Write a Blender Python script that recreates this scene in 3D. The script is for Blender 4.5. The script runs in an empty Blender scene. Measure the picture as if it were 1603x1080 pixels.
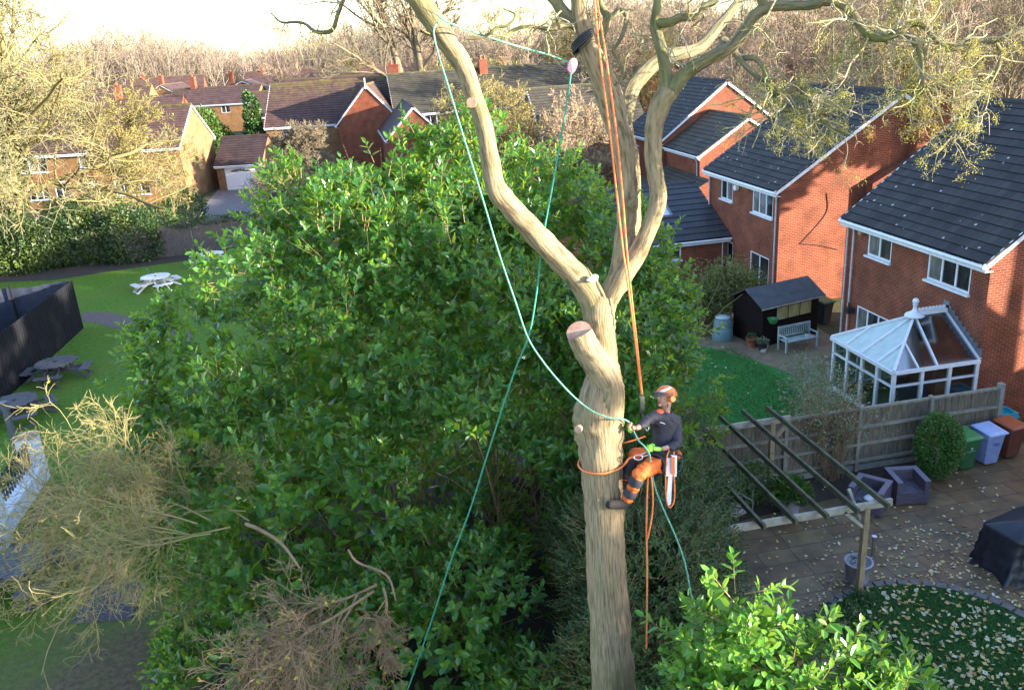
import bpy, math, random
import numpy as np
from mathutils import Vector, Matrix
PI = math.pi
scene = bpy.context.scene
COL = scene.collection

# ---------------------------------------------------------------- camera
CAMZ = 12.0
PITCH, ROLL, HEAD, FPX = 0.343066, -0.063864, 0.180673, 1330.0
Fw = Vector((math.sin(HEAD) * math.cos(PITCH), math.cos(HEAD) * math.cos(PITCH), -math.sin(PITCH)))
Rt0 = Vector((math.cos(HEAD), -math.sin(HEAD), 0))
Up0 = Rt0.cross(Fw)
Rt = Rt0 * math.cos(ROLL) + Up0 * math.sin(ROLL)
Up = -Rt0 * math.sin(ROLL) + Up0 * math.cos(ROLL)
cd = bpy.data.cameras.new("camera")
cam = bpy.data.objects.new("camera", cd); COL.objects.link(cam)
cam.matrix_world = Matrix(((Rt.x, Up.x, -Fw.x, 0), (Rt.y, Up.y, -Fw.y, 0), (Rt.z, Up.z, -Fw.z, CAMZ), (0, 0, 0, 1)))
cd.sensor_fit = 'HORIZONTAL'; cd.sensor_width = 36.0; cd.lens = 36.0 * FPX / 1603.0
cd.clip_start = 0.1; cd.clip_end = 4000
scene.camera = cam

# ---------------------------------------------------------------- light
SUN_AZ, SUN_EL = 120.0, 11.5          # azimuth clockwise from +Y
world = bpy.data.worlds.new("World"); scene.world = world; world.use_nodes = True
wn = world.node_tree.nodes; wl = world.node_tree.links
sky = wn.new("ShaderNodeTexSky"); sky.sky_type = 'NISHITA'; sky.sun_disc = False
sky.sun_elevation = math.radians(SUN_EL); sky.sun_rotation = math.radians(SUN_AZ)
sky.air_density = 1.0; sky.dust_density = 0.6; sky.ozone_density = 1.0; sky.altitude = 50
bg = wn["Background"]; bg.inputs["Strength"].default_value = 0.15
cool = wn.new("ShaderNodeMix"); cool.data_type = 'RGBA'; cool.blend_type = 'MULTIPLY'; cool.inputs[0].default_value = 1.0; cool.inputs[7].default_value = (0.96, 0.985, 1.15, 1)
wl.new(sky.outputs[0], cool.inputs[6]); wl.new(cool.outputs[2], bg.inputs[0])
sd = bpy.data.lights.new("sun", 'SUN'); sd.energy = 5.0; sd.angle = math.radians(0.6); sd.color = (1.0, 0.9, 0.74)
so = bpy.data.objects.new("sun", sd); COL.objects.link(so)
a, e = math.radians(SUN_AZ), math.radians(SUN_EL)
TOSUN = Vector((math.sin(a) * math.cos(e), math.cos(a) * math.cos(e), math.sin(e)))
so.rotation_euler = TOSUN.to_track_quat('Z', 'Y').to_euler(); so.location = (30, -10, 40)
scene.view_settings.view_transform = 'Standard'; scene.view_settings.look = 'None'
scene.view_settings.exposure = 2.4; scene.view_settings.gamma = 1.0

# ---------------------------------------------------------------- helpers
def ray(x, y): return Fw + Rt * ((x - 801.5) / FPX) - Up * ((y - 540) / FPX)
def G(x, y, z=0.0):
    r = ray(x, y); k = (z - CAMZ) / r.z; return Vector((r.x * k, r.y * k, z))
def D(x, y, d):
    r = ray(x, y) * d; return Vector((r.x, r.y, r.z + CAMZ))
def V(*a): return Vector(a)
BASE = {}

class MB:
    def __init__(s): s.v = []; s.f = []; s.u = []; s.n = 0
    def add(s, v, f, uv=None):
        v = np.asarray(v, dtype=np.float64).reshape(-1, 3); f = np.asarray(f, dtype=np.int64)
        if len(f) == 0: return s
        s.v.append(v); s.f.append(f + s.n); s.u.append(uv if uv is None else np.asarray(uv, dtype=np.float64).reshape(-1, 2)); s.n += len(v); return s
    def box(s, a, b, M=None):
        x0, y0, z0 = a; x1, y1, z1 = b
        if x0 > x1: x0, x1 = x1, x0
        if y0 > y1: y0, y1 = y1, y0
        if z0 > z1: z0, z1 = z1, z0
        v = [(x0,y0,z0),(x1,y0,z0),(x1,y1,z0),(x0,y1,z0),(x0,y0,z1),(x1,y0,z1),(x1,y1,z1),(x0,y1,z1)]
        if M is not None: v = [tuple(M @ Vector(p)) for p in v]
        return s.add(v, [(0,3,2,1),(4,5,6,7),(0,1,5,4),(1,2,6,5),(2,3,7,6),(3,0,4,7)])
    def bar(s, p, q, w, h, up=(0, 0, 1), w2=None, h2=None):
        p = Vector(p); q = Vector(q); d = (q - p).normalized(); u = Vector(up)
        sx = d.cross(u)
        if sx.length < 1e-4: sx = d.cross(Vector((0, 1, 0)))
        sx.normalize(); sy = sx.cross(d).normalized(); w2 = w2 or w; h2 = h2 or h
        v = []
        for c, ww, hh in ((p, w, h), (q, w2, h2)):
            for i, j in ((-1,-1),(1,-1),(1,1),(-1,1)): v.append(tuple(c + sx * (i * ww / 2) + sy * (j * hh / 2)))
        return s.add(v, [(0,3,2,1),(4,5,6,7),(0,1,5,4),(1,2,6,5),(2,3,7,6),(3,0,4,7)])
    def cyl(s, p, q, r, r2=None, n=12, cap=True):
        p = Vector(p); q = Vector(q); r2 = r if r2 is None else r2; d = (q - p).normalized()
        a = d.orthogonal().normalized(); b = d.cross(a); v = []
        for c, rr in ((p, r), (q, r2)):
            for i in range(n):
                t = 2 * PI * i / n; v.append(tuple(c + (a * math.cos(t) + b * math.sin(t)) * rr))
        f = [(i, (i + 1) % n, n + (i + 1) % n, n + i) for i in range(n)]
        s.add(v, f)
        if cap:
            for base, c, rr, fl in ((0, p, r, 1), (n, q, r2, 0)):
                if rr > 1e-4:
                    vv = [tuple(c)] + v[base:base + n]
                    s.add(vv, [((0, 1 + (i + 1) % n, 1 + i) if fl else (0, 1 + i, 1 + (i + 1) % n)) for i in range(n)])
        return s
    def lathe(s, prof, c=(0, 0, 0), n=20, sx=1, sy=1):
        v = []; m = len(prof)
        for r, z in prof:
            for i in range(n):
                t = 2 * PI * i / n; v.append((c[0] + r * math.cos(t) * sx, c[1] + r * math.sin(t) * sy, c[2] + z))
        f = [(k * n + i, k * n + (i + 1) % n, (k + 1) * n + (i + 1) % n, (k + 1) * n + i) for k in range(m - 1) for i in range(n)]
        return s.add(v, f)
    def ball(s, c, r, n=14, m=8):
        if not hasattr(r, '__len__'): r = (r, r, r)
        pr = [(math.sin(PI * k / m) + 1e-5, -math.cos(PI * k / m)) for k in range(m + 1)]
        v = [(c[0] + q * math.cos(2*PI*i/n) * r[0], c[1] + q * math.sin(2*PI*i/n) * r[1], c[2] + z * r[2]) for q, z in pr for i in range(n)]
        f = [(k * n + i, k * n + (i + 1) % n, (k + 1) * n + (i + 1) % n, (k + 1) * n + i) for k in range(m) for i in range(n)]
        return s.add(v, f)
    def quad(s, a, b, c, d): return s.add([tuple(a), tuple(b), tuple(c), tuple(d)], [(0, 1, 2, 3)])
    def poly(s, pts, z0, z1):
        n = len(pts); v = [(x, y, z0) for x, y in pts] + [(x, y, z1) for x, y in pts]
        s.add(v, [(i, (i + 1) % n, n + (i + 1) % n, n + i) for i in range(n)])
        cx = sum(p[0] for p in pts) / n; cy = sum(p[1] for p in pts) / n
        s.add([(cx, cy, z1)] + v[n:], [(0, 1 + i, 1 + (i + 1) % n) for i in range(n)])
        return s.add([(cx, cy, z0)] + v[:n], [(0, 1 + (i + 1) % n, 1 + i) for i in range(n)])
    def xf(s, M):
        A = np.array(M)[:3, :3]; t = np.array(M)[:3, 3]; s.v = [v @ A.T + t for v in s.v]; return s

def mesh_of(name, mb, mats, off=(0, 0, 0), smooth=False):
    me = bpy.data.meshes.new(name)
    vs = np.concatenate(mb.v) if mb.v else np.zeros((0, 3))
    quads = [f for f in mb.f if f.shape[1] == 4]; tris = [f for f in mb.f if f.shape[1] == 3]
    q = np.concatenate(quads) if quads else np.zeros((0, 4), int); t = np.concatenate(tris) if tris else np.zeros((0, 3), int)
    loops = np.concatenate([q.ravel(), t.ravel()]); nf = len(q) + len(t)
    me.vertices.add(len(vs)); me.vertices.foreach_set("co", (vs - np.array(off)).astype(np.float32).ravel())
    me.loops.add(len(loops)); me.loops.foreach_set("vertex_index", loops.astype(np.int32))
    me.polygons.add(nf)
    tot = np.concatenate([np.full(len(q), 4), np.full(len(t), 3)]); st = np.concatenate([[0], np.cumsum(tot)[:-1]]) if nf else np.zeros(0)
    me.polygons.foreach_set("loop_start", st.astype(np.int32)); me.polygons.foreach_set("loop_total", tot.astype(np.int32))
    # uv in metres: given, or box-projected by face normal
    uvl = me.uv_layers.new(name="UVMap")
    given = np.full((len(vs), 2), np.nan); k = 0
    for v, uu in zip(mb.v, mb.u):
        if uu is not None: given[k:k + len(v)] = uu
        k += len(v)
    def uvs(F):
        if len(F) == 0: return np.zeros((0, 2))
        P = vs[F]; nrm = np.cross(P[:, 1] - P[:, 0], P[:, 2] - P[:, 0]); ax = np.abs(nrm).argmax(1)
        a_ = np.where(ax == 0, 1, 0); b_ = np.where(ax == 2, 1, 2)
        U = np.take_along_axis(P, a_[:, None, None], 2)[:, :, 0]; W_ = np.take_along_axis(P, b_[:, None, None], 2)[:, :, 0]
        o = np.stack([U, W_], -1); g = given[F]; ok = ~np.isnan(g).any(-1).any(-1)
        o[ok] = g[ok]; return o.reshape(-1, 2)
    uv = np.concatenate([uvs(q), uvs(t)]); uvl.data.foreach_set("uv", uv.astype(np.float32).ravel())
    me.polygons.foreach_set("use_smooth", np.full(nf, bool(smooth)))
    for m in (mats if isinstance(mats, (list, tuple)) else [mats]): me.materials.append(m)
    me.update(); me.validate(); return me

def base_of(o): return BASE.get(o.name, (0, 0, 0))
def tag(o, label=None, cat=None, group=None, kind=None):
    if label: o['label'] = label
    if cat: o['category'] = cat
    if group: o['group'] = group
    if kind: o['kind'] = kind
    return o
def thing(name, loc, label, cat, group=None):
    o = bpy.data.objects.new(name, None); COL.objects.link(o); o.location = loc; o.empty_display_size = 0.2
    BASE[o.name] = tuple(loc); return tag(o, label, cat, group)
def part(name, mb, mat, parent, smooth=False, label=None):
    b = base_of(parent); me = mesh_of(name, mb, mat, b, smooth)
    o = bpy.data.objects.new(name, me); COL.objects.link(o); o.parent = parent; BASE[o.name] = b
    if label: o['label'] = label
    return o
def solo(name, mb, mat, label, cat, group=None, smooth=False, kind=None):
    vs = np.concatenate(mb.v); b = ((vs[:, 0].min() + vs[:, 0].max()) / 2, (vs[:, 1].min() + vs[:, 1].max()) / 2, vs[:, 2].min())
    o = bpy.data.objects.new(name, mesh_of(name, mb, mat, b, smooth)); COL.objects.link(o); o.location = b; BASE[o.name] = b
    return tag(o, label, cat, group, kind)
def struct(name, mb, mat):
    o = bpy.data.objects.new(name, mesh_of(name, mb, mat)); COL.objects.link(o); o['kind'] = 'structure'; return o
KIDS = {}
def copy_tree(o, parent=None):
    c = o.copy(); COL.objects.link(c)
    if parent: c.parent = parent
    for ch in o.children: copy_tree(ch, c)
    return c
def place(root, loc, rz=0.0, sc=1.0, label=None, group=None):
    root.location = loc; root.rotation_euler = (0, 0, rz); root.scale = (sc, sc, sc)
    if label: root['label'] = label
    if group: root['group'] = group
    return root

# ---------------------------------------------------------------- materials
def newmat(name):
    m = bpy.data.materials.new(name); m.use_nodes = True; nt = m.node_tree
    return m, nt, nt.nodes["Principled BSDF"], nt.nodes["Material Output"]
def nd(nt, t, **kw):
    n = nt.nodes.new(t)
    for k, v in kw.items(): setattr(n, k, v)
    return n
def rgb(c): return (c[0], c[1], c[2], 1.0)
def mixc(nt, fac, A, B, blend='MIX'):
    n = nd(nt, "ShaderNodeMix", data_type='RGBA', blend_type=blend)
    for i, x in ((0, fac), (6, A), (7, B)):
        if hasattr(x, 'links'): nt.links.new(x, n.inputs[i])
        else: n.inputs[i].default_value = x if i == 0 else rgb(x)
    return n.outputs[2]
def noise(nt, scale, vec=None, detail=4, rough=0.6, stretch=None):
    n = nd(nt, "ShaderNodeTexNoise"); n.inputs["Scale"].default_value = scale; n.inputs["Detail"].default_value = detail; n.inputs["Roughness"].default_value = rough
    if vec is None:
        tc = nd(nt, "ShaderNodeTexCoord"); vec = tc.outputs["Object"]
    if stretch:
        mp = nd(nt, "ShaderNodeMapping"); mp.inputs["Scale"].default_value = stretch; nt.links.new(vec, mp.inputs[0]); vec = mp.outputs[0]
    nt.links.new(vec, n.inputs["Vector"]); return n.outputs["Fac"]
def ramp(nt, fac, stops):
    n = nd(nt, "ShaderNodeValToRGB"); cr = n.color_ramp
    while len(cr.elements) < len(stops): cr.elements.new(0.5)
    for el, (p, c) in zip(cr.elements, stops): el.position = p; el.color = rgb(c) if hasattr(c, '__len__') else (c, c, c, 1)
    nt.links.new(fac, n.inputs[0]); return n.outputs[0]
def bump(nt, p, h, strength=0.3, dist=0.02):
    b = nd(nt, "ShaderNodeBump"); b.inputs["Strength"].default_value = strength; b.inputs["Distance"].default_value = dist
    nt.links.new(h, b.inputs["Height"]); nt.links.new(b.outputs[0], p.inputs["Normal"])
def plain(name, c, rough=0.6, c2=None, ns=6.0, amt=(0.35, 0.65), metal=0.0, bs=0.0, bscale=40, spec=0.5, stretch=None):
    m, nt, p, o = newmat(name)
    c2 = c2 or tuple(x * 0.72 for x in c)
    n = noise(nt, ns, stretch=stretch); r = ramp(nt, n, [(amt[0], c2), (amt[1], c)]); nt.links.new(r, p.inputs["Base Color"])
    p.inputs["Roughness"].default_value = rough; p.inputs["Metallic"].default_value = metal; p.inputs["Specular IOR Level"].default_value = spec
    if bs: bump(nt, p, noise(nt, bscale, stretch=stretch), bs)
    return m
def leafmat(name, cols, rough=0.4, transl=0.3, tcol=(0.35, 0.5, 0.05), spec=0.5, patch=0.5, patchcol=(0.1, 0.14, 0.02)):
    m, nt, p, o = newmat(name)
    g = nd(nt, "ShaderNodeNewGeometry")
    st = [(i / max(1, len(cols) - 1), c) for i, c in enumerate(cols)]
    r = ramp(nt, g.outputs["Random Per Island"], st)
    n = noise(nt, 0.55, detail=2); f = ramp(nt, n, [(0.42, 0.0), (0.62, patch)])
    c = mixc(nt, f, r, patchcol); nt.links.new(c, p.inputs["Base Color"])
    p.inputs["Roughness"].default_value = rough; p.inputs["Specular IOR Level"].default_value = spec
    if transl:
        t = nd(nt, "ShaderNodeBsdfTranslucent"); nt.links.new(mixc(nt, 0.5, c, tcol), t.inputs[0])
        mx = nd(nt, "ShaderNodeMixShader"); mx.inputs[0].default_value = transl
        nt.links.new(p.outputs[0], mx.inputs[1]); nt.links.new(t.outputs[0], mx.inputs[2]); nt.links.new(mx.outputs[0], o.inputs[0])
    return m
def brick(name, c1, c2, mortar, scale=1.0, var=0.25):
    m, nt, p, o = newmat(name); uv = nd(nt, "ShaderNodeUVMap")
    b = nd(nt, "ShaderNodeTexBrick"); nt.links.new(uv.outputs[0], b.inputs["Vector"])
    b.inputs["Scale"].default_value = 1; b.inputs["Brick Width"].default_value = 0.225 * scale; b.inputs["Row Height"].default_value = 0.075 * scale
    b.inputs["Mortar Size"].default_value = 0.009 * scale; b.inputs["Mortar Smooth"].default_value = 0.3; b.inputs["Bias"].default_value = -0.1
    b.inputs["Color1"].default_value = rgb(c1); b.inputs["Color2"].default_value = rgb(c2); b.inputs["Mortar"].default_value = rgb(mortar)
    n = noise(nt, 1.3, detail=5); f = ramp(nt, n, [(0.3, 1 - var), (0.7, 1.12)])
    nt.links.new(mixc(nt, 1.0, b.outputs[0], f, 'MULTIPLY'), p.inputs["Base Color"])
    p.inputs["Roughness"].default_value = 0.9; p.inputs["Specular IOR Level"].default_value = 0.2
    inv = nd(nt, "ShaderNodeMath", operation='SUBTRACT'); inv.inputs[0].default_value = 1; nt.links.new(b.outputs[1], inv.inputs[1])
    bump(nt, p, inv.outputs[0], 0.5, 0.008); return m
def tiles(name, c1, c2, joint, spots=0.0, moss=0.0, rough=0.7, w=0.33, h=0.34, mosscol=(0.22, 0.2, 0.03)):
    m, nt, p, o = newmat(name); uv = nd(nt, "ShaderNodeUVMap")
    b = nd(nt, "ShaderNodeTexBrick"); nt.links.new(uv.outputs[0], b.inputs["Vector"]); b.offset = 0.5
    b.inputs["Scale"].default_value = 1; b.inputs["Brick Width"].default_value = w; b.inputs["Row Height"].default_value = h
    b.inputs["Mortar Size"].default_value = 0.008; b.inputs["Color1"].default_value = rgb(c1); b.inputs["Color2"].default_value = rgb(c2); b.inputs["Mortar"].default_value = rgb(joint)
    c = b.outputs[0]
    n = noise(nt, 0.9, detail=6); c = mixc(nt, 1.0, c, ramp(nt, n, [(0.3, 0.7), (0.7, 1.25)]), 'MULTIPLY')
    if moss:
        n2 = noise(nt, 2.0, detail=6); sp = nd(nt, "ShaderNodeSeparateXYZ"); nt.links.new(uv.outputs[0], sp.inputs[0])
        ad = nd(nt, "ShaderNodeMath", operation='MULTIPLY_ADD'); nt.links.new(sp.outputs[1], ad.inputs[0]); ad.inputs[1].default_value = moss; nt.links.new(n2, ad.inputs[2])
        c = mixc(nt, ramp(nt, ad.outputs[0], [(0.75, 0.0), (1.0, 0.85)]), c, mosscol)
    if spots:
        vo = nd(nt, "ShaderNodeTexVoronoi"); vo.inputs["Scale"].default_value = 2.5; nt.links.new(uv.outputs[0], vo.inputs["Vector"])
        n3 = noise(nt, 1.1, detail=2)
        md = nd(nt, "ShaderNodeMath", operation='MULTIPLY'); nt.links.new(n3, md.inputs[0]); md.inputs[1].default_value = 0.15 * spots
        lt = nd(nt, "ShaderNodeMath", operation='LESS_THAN'); nt.links.new(vo.outputs["Distance"], lt.inputs[0]); nt.links.new(md.outputs[0], lt.inputs[1])
        c = mixc(nt, lt.outputs[0], c, (0.42, 0.42, 0.4))
    nt.links.new(c, p.inputs["Base Color"]); p.inputs["Roughness"].default_value = rough; p.inputs["Specular IOR Level"].default_value = 0.22
    bump(nt, p, noise(nt, 30), 0.15, 0.01); return m

MAT = {}
MAT['brick'] = brick('red_brick', (0.22, 0.052, 0.026), (0.15, 0.036, 0.02), (0.32, 0.175, 0.105), var=.4)
MAT['brick_old'] = brick('orange_brick', (0.29, 0.15, 0.06), (0.22, 0.11, 0.045), (0.26, 0.18, 0.11), var=.4)
MAT['tile'] = tiles('slate_grey_tile', (0.034, 0.031, 0.03), (0.05, 0.046, 0.043), (0.01, 0.01, 0.01), spots=1.35, rough=0.75)
MAT['tile_new'] = tiles('new_grey_tile', (0.05, 0.05, 0.055), (0.058, 0.058, 0.063), (0.02, 0.02, 0.022), rough=0.55)
MAT['tile_moss'] = tiles('mossy_grey_tile', (0.05, 0.045, 0.035), (0.07, 0.06, 0.04), (0.015, 0.013, 0.01), spots=0.5, moss=0.03, mosscol=(.12,.11,.04))
MAT['tile_red'] = tiles('brown_pantile', (0.10, 0.055, 0.045), (0.075, 0.045, 0.04), (0.02, 0.012, 0.01), moss=0.055, w=0.24, mosscol=(0.13, 0.11, 0.03))
MAT['tile_brown'] = tiles('dark_brown_tile', (0.055, 0.035, 0.032), (0.04, 0.028, 0.028), (0.015, 0.01, 0.01), w=0.28)
MAT['upvc'] = plain('white_upvc', (0.74, 0.75, 0.76), 0.35, (0.62, 0.64, 0.66))
MAT['pipe'] = plain('white_plastic_pipe', (0.6, 0.56, 0.58), 0.4)
MAT['lead'] = plain('grey_lead', (0.17, 0.18, 0.2), 0.55)
def glassy(name, c, c2, rough=0.06):
    m, nt, p, o = newmat(name); n = noise(nt, 2.2, detail=3, stretch=(1, 1, .35))
    nt.links.new(ramp(nt, n, [(0.42, c), (0.6, c2)]), p.inputs["Base Color"]); p.inputs["Roughness"].default_value = rough
    p.inputs["Specular IOR Level"].default_value = 0.9; return m
MAT['pane'] = glassy('window_glass', (0.012, 0.014, 0.016), (0.05, 0.055, 0.05))
MAT['curtain'] = glassy('window_glass_curtain', (0.1, 0.1, 0.085), (0.2, 0.2, 0.18))
MAT['room'] = plain('dark_room', (0.03, 0.03, 0.03), 0.9)
def bark(name, c, c2, moss, sc=1.0, bs=0.9, mossamt=(0.5, 0.7)):
    m, nt, p, o = newmat(name); uv = nd(nt, "ShaderNodeUVMap")
    n1 = noise(nt, 16 * sc, uv.outputs[0], detail=6, rough=0.65, stretch=(1.0, 0.16, 1))
    n2 = noise(nt, 55 * sc, uv.outputs[0], detail=4, stretch=(1.0, 0.22, 1))
    c0 = ramp(nt, n1, [(0.38, c2), (0.5, c), (0.66, tuple(x * 1.3 for x in c))])
    n3 = noise(nt, 1.7, detail=5); c0 = mixc(nt, ramp(nt, n3, [(mossamt[0], 0.0), (mossamt[1], 0.75)]), c0, moss)
    nt.links.new(c0, p.inputs["Base Color"]); p.inputs["Roughness"].default_value = 0.9; p.inputs["Specular IOR Level"].default_value = 0.15
    ad = nd(nt, "ShaderNodeMath", operation='MULTIPLY_ADD'); nt.links.new(n2, ad.inputs[0]); ad.inputs[1].default_value = 0.35; nt.links.new(n1, ad.inputs[2])
    bump(nt, p, ad.outputs[0], bs, 0.03); return m
MAT['bark'] = bark('furrowed_bark', (0.27, 0.2, 0.115), (0.13, 0.095, 0.055), (0.14, 0.135, 0.05), 1.35, .65, (.5, .7))
MAT['bark_moss'] = bark('mossy_bark', (0.18, 0.155, 0.09), (0.1, 0.085, 0.05), (0.12, 0.14, 0.035), 1.35, 0.7, (0.45, 0.68))
MAT['brownpave'] = plain('brown_garden_paving', (0.22, 0.16, 0.085), 0.85, (0.13, 0.1, 0.055), ns=2.5)
MAT['railwood'] = plain('pale_fence_rail', (0.3, 0.27, 0.21), 0.9, (0.2, 0.18, 0.14), ns=6)
MAT['trim'] = plain('pale_wicker_edge', (0.2, 0.17, 0.21), 0.6, (0.14, 0.12, 0.15), ns=20)
MAT['twig'] = plain('twig_bark', (0.42, 0.35, 0.24), 0.9, (0.17, 0.18, 0.05), ns=1.4, spec=.15)
MAT['twig_yel'] = plain('lichen_twig', (0.18, 0.145, 0.06), 0.9, (0.2, 0.17, 0.07), ns=0.6, spec=.15)
MAT['twig_dull'] = plain('dull_yellow_twig', (0.3, 0.25, 0.115), 0.9, (0.2, 0.18, 0.07), ns=2.5, spec=.15)
MAT['twig_brown'] = plain('brown_twig', (0.3, 0.2, 0.11), 0.85, (0.18, 0.12, 0.065), ns=3, spec=.2)
MAT['twig_pink'] = plain('pinkish_brown_twig', (0.33, 0.23, 0.17), 0.9, (0.24, 0.18, 0.12), ns=0.12, spec=.1)
MAT['twig_far'] = plain('greyish_brown_twig', (0.19, 0.145, 0.115), 0.95, (0.14, 0.12, 0.085), ns=0.03, spec=.05)
MAT['twig_olive'] = plain('olive_twig', (0.2, 0.16, 0.1), 0.9, (0.15, 0.12, 0.08), ns=0.12, spec=.1)
MAT['cutwood'] = plain('fresh_cut_wood', (0.5, 0.31, 0.21), 0.85, (0.3, 0.15, 0.1), ns=9, bs=.4, bscale=60)
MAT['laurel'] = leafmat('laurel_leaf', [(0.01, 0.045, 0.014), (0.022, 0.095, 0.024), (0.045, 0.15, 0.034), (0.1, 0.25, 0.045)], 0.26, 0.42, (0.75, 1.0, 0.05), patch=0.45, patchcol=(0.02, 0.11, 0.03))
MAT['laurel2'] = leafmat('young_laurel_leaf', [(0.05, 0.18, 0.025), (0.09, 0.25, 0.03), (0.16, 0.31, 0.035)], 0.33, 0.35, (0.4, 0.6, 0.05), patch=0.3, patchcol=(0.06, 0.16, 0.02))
MAT['darkleaf'] = leafmat('dark_fine_leaf', [(0.014, 0.05, 0.012), (0.024, 0.08, 0.016), (0.035, 0.1, 0.02)], 0.45, 0.15, (0.2, 0.35, 0.04))
MAT['hedge'] = leafmat('ivy_hedge_leaf', [(0.012, 0.032, 0.01), (0.02, 0.05, 0.014), (0.035, 0.065, 0.014)], 0.5, 0.15)
MAT['olive'] = leafmat('olive_leaf', [(0.1, 0.11, 0.03), (0.15, 0.14, 0.04), (0.08, 0.1, 0.03), (0.2, 0.16, 0.05)], 0.6, 0.2)
MAT['lichen'] = leafmat('yellow_lichen_tuft', [(0.4, 0.35, 0.04), (0.5, 0.42, 0.05), (0.3, 0.3, 0.04)], 0.8, 0.25, (0.6, 0.5, 0.05), patch=.2)
MAT['box'] = leafmat('clipped_bush_leaf', [(0.03, 0.09, 0.015), (0.05, 0.14, 0.02), (0.08, 0.19, 0.03)], 0.45, 0.15)
MAT['conifer'] = leafmat('conifer_leaf', [(0.03, 0.09, 0.02), (0.05, 0.13, 0.02), (0.09, 0.17, 0.03)], 0.6, 0.15)
MAT['goldcon'] = leafmat('golden_leaf', [(0.3, 0.25, 0.03), (0.36, 0.26, 0.04), (0.22, 0.2, 0.03)], 0.7, 0.2)
MAT['greyleaf'] = leafmat('silvery_leaf', [(0.2, 0.24, 0.15), (0.13, 0.18, 0.09), (0.3, 0.32, 0.22)], 0.6, 0.2, patch=.2)
MAT['fallen'] = leafmat('fallen_leaf', [(0.6, 0.5, 0.28), (0.55, 0.4, 0.12), (0.42, 0.24, 0.08), (0.66, 0.6, 0.42), (0.5, 0.42, 0.2)], 0.6, 0.1, patch=0)
MAT['oldfence'] = plain('old_brown_fence_wood', (0.11, 0.09, 0.08), 0.9, (0.055, 0.045, 0.04), ns=5, bs=0.3, bscale=30, stretch=(6, 6, .6))
MAT['fence'] = plain('weathered_fence_wood', (0.22, 0.18, 0.125), 0.9, (0.08, 0.066, 0.048), ns=5, bs=0.3, bscale=30, stretch=(6, 6, .6))
MAT['fence_pale'] = plain('pale_weathered_wood', (0.42, 0.38, 0.3), 0.85, (0.27, 0.24, 0.18), ns=6, stretch=(1, 1, 1))
MAT['conc'] = plain('concrete_post', (0.3, 0.28, 0.25), 0.9, (0.2, 0.2, 0.16), ns=7)
MAT['rafter'] = plain('mossy_rafter', (0.13, 0.12, 0.06), 0.85, (0.06, 0.055, 0.03), ns=4)
MAT['post'] = plain('tan_timber', (0.36, 0.27, 0.15), 0.8, (0.22, 0.16, 0.09), ns=8, stretch=(4, 4, .5))
MAT['blackwood'] = plain('black_stained_wood', (0.016, 0.016, 0.019), 0.85, (0.007, 0.007, 0.009), ns=9, stretch=(5, 5, .4), spec=.15)
MAT['oldgrey'] = plain('old_grey_table_wood', (0.11, 0.1, 0.105), 0.8, (0.06, 0.055, 0.055), ns=9)
MAT['whitewood'] = plain('white_painted_wood', (0.72, 0.7, 0.66), 0.6, (0.55, 0.52, 0.47), ns=5)
MAT['tarp'] = plain('black_mesh_tarp', (0.015, 0.019, 0.035), 0.5, (0.03, 0.037, 0.06), ns=2, bs=.5, bscale=4)
MAT['render_white'] = plain('white_painted_render', (0.7, 0.72, 0.76), 0.75, (0.55, 0.58, 0.62), ns=2, bs=.2, bscale=20)
MAT['coping'] = plain('sandy_coping', (0.36, 0.27, 0.14), 0.9, (0.24, 0.18, 0.1), ns=8)
MAT['black'] = plain('black_metal', (0.02, 0.022, 0.026), 0.45)
MAT['greymetal'] = plain('grey_post', (0.1, 0.11, 0.13), 0.5)
MAT['shed'] = plain('dark_brown_shed', (0.012, 0.007, 0.006), 0.85, (0.007, 0.0045, 0.004), ns=5, spec=.15)
MAT['felt'] = plain('grey_roof_felt', (0.075, 0.08, 0.085), 0.95, (0.05, 0.055, 0.06), ns=3)
MAT['shedwin'] = glassy('shed_perspex', (0.3, 0.26, 0.1), (0.45, 0.42, 0.2), 0.3)
MAT['bench'] = plain('pale_blue_bench', (0.42, 0.5, 0.47), 0.6, (0.3, 0.37, 0.35), ns=7)
MAT['wicker'] = plain('purple_grey_wicker', (0.1, 0.085, 0.11), 0.6, (0.055, 0.045, 0.06), ns=40, bs=.5, bscale=60, stretch=(.2, .2, 1))
MAT['greenbin'] = plain('green_plastic', (0.03, 0.13, 0.045), 0.45, (0.025, 0.1, 0.035))
MAT['greenbin_l'] = plain('green_plastic_lid', (0.06, 0.26, 0.08), 0.4, (0.05, 0.2, 0.06))
MAT['bluebin'] = plain('pale_blue_plastic', (0.26, 0.33, 0.55), 0.45, (0.2, 0.26, 0.46))
MAT['bluebin_l'] = plain('pale_blue_plastic_lid', (0.4, 0.5, 0.75), 0.4, (0.33, 0.42, 0.66))
MAT['brownbin'] = plain('brown_plastic', (0.14, 0.045, 0.03), 0.45, (0.11, 0.035, 0.025))
MAT['brownbin_l'] = plain('rust_brown_plastic_lid', (0.36, 0.09, 0.035), 0.4, (0.28, 0.07, 0.03))
MAT['tealbox'] = plain('teal_plastic', (0.02, 0.36, 0.42), 0.35, (0.015, 0.28, 0.34))
MAT['ink'] = plain('blue_print', (0.02, 0.03, 0.3), 0.5)
MAT['paleink'] = plain('pale_print', (0.5, 0.6, 0.5), 0.5)
MAT['cover'] = plain('black_fabric_cover', (0.018, 0.02, 0.03), 0.42, (0.01, 0.011, 0.016), ns=3, bs=.6, bscale=5)
MAT['pot'] = plain('pale_grey_pot', (0.34, 0.33, 0.38), 0.6, (0.26, 0.25, 0.3))
MAT['terracotta'] = plain('terracotta', (0.36, 0.12, 0.06), 0.8, (0.26, 0.08, 0.04))
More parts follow.
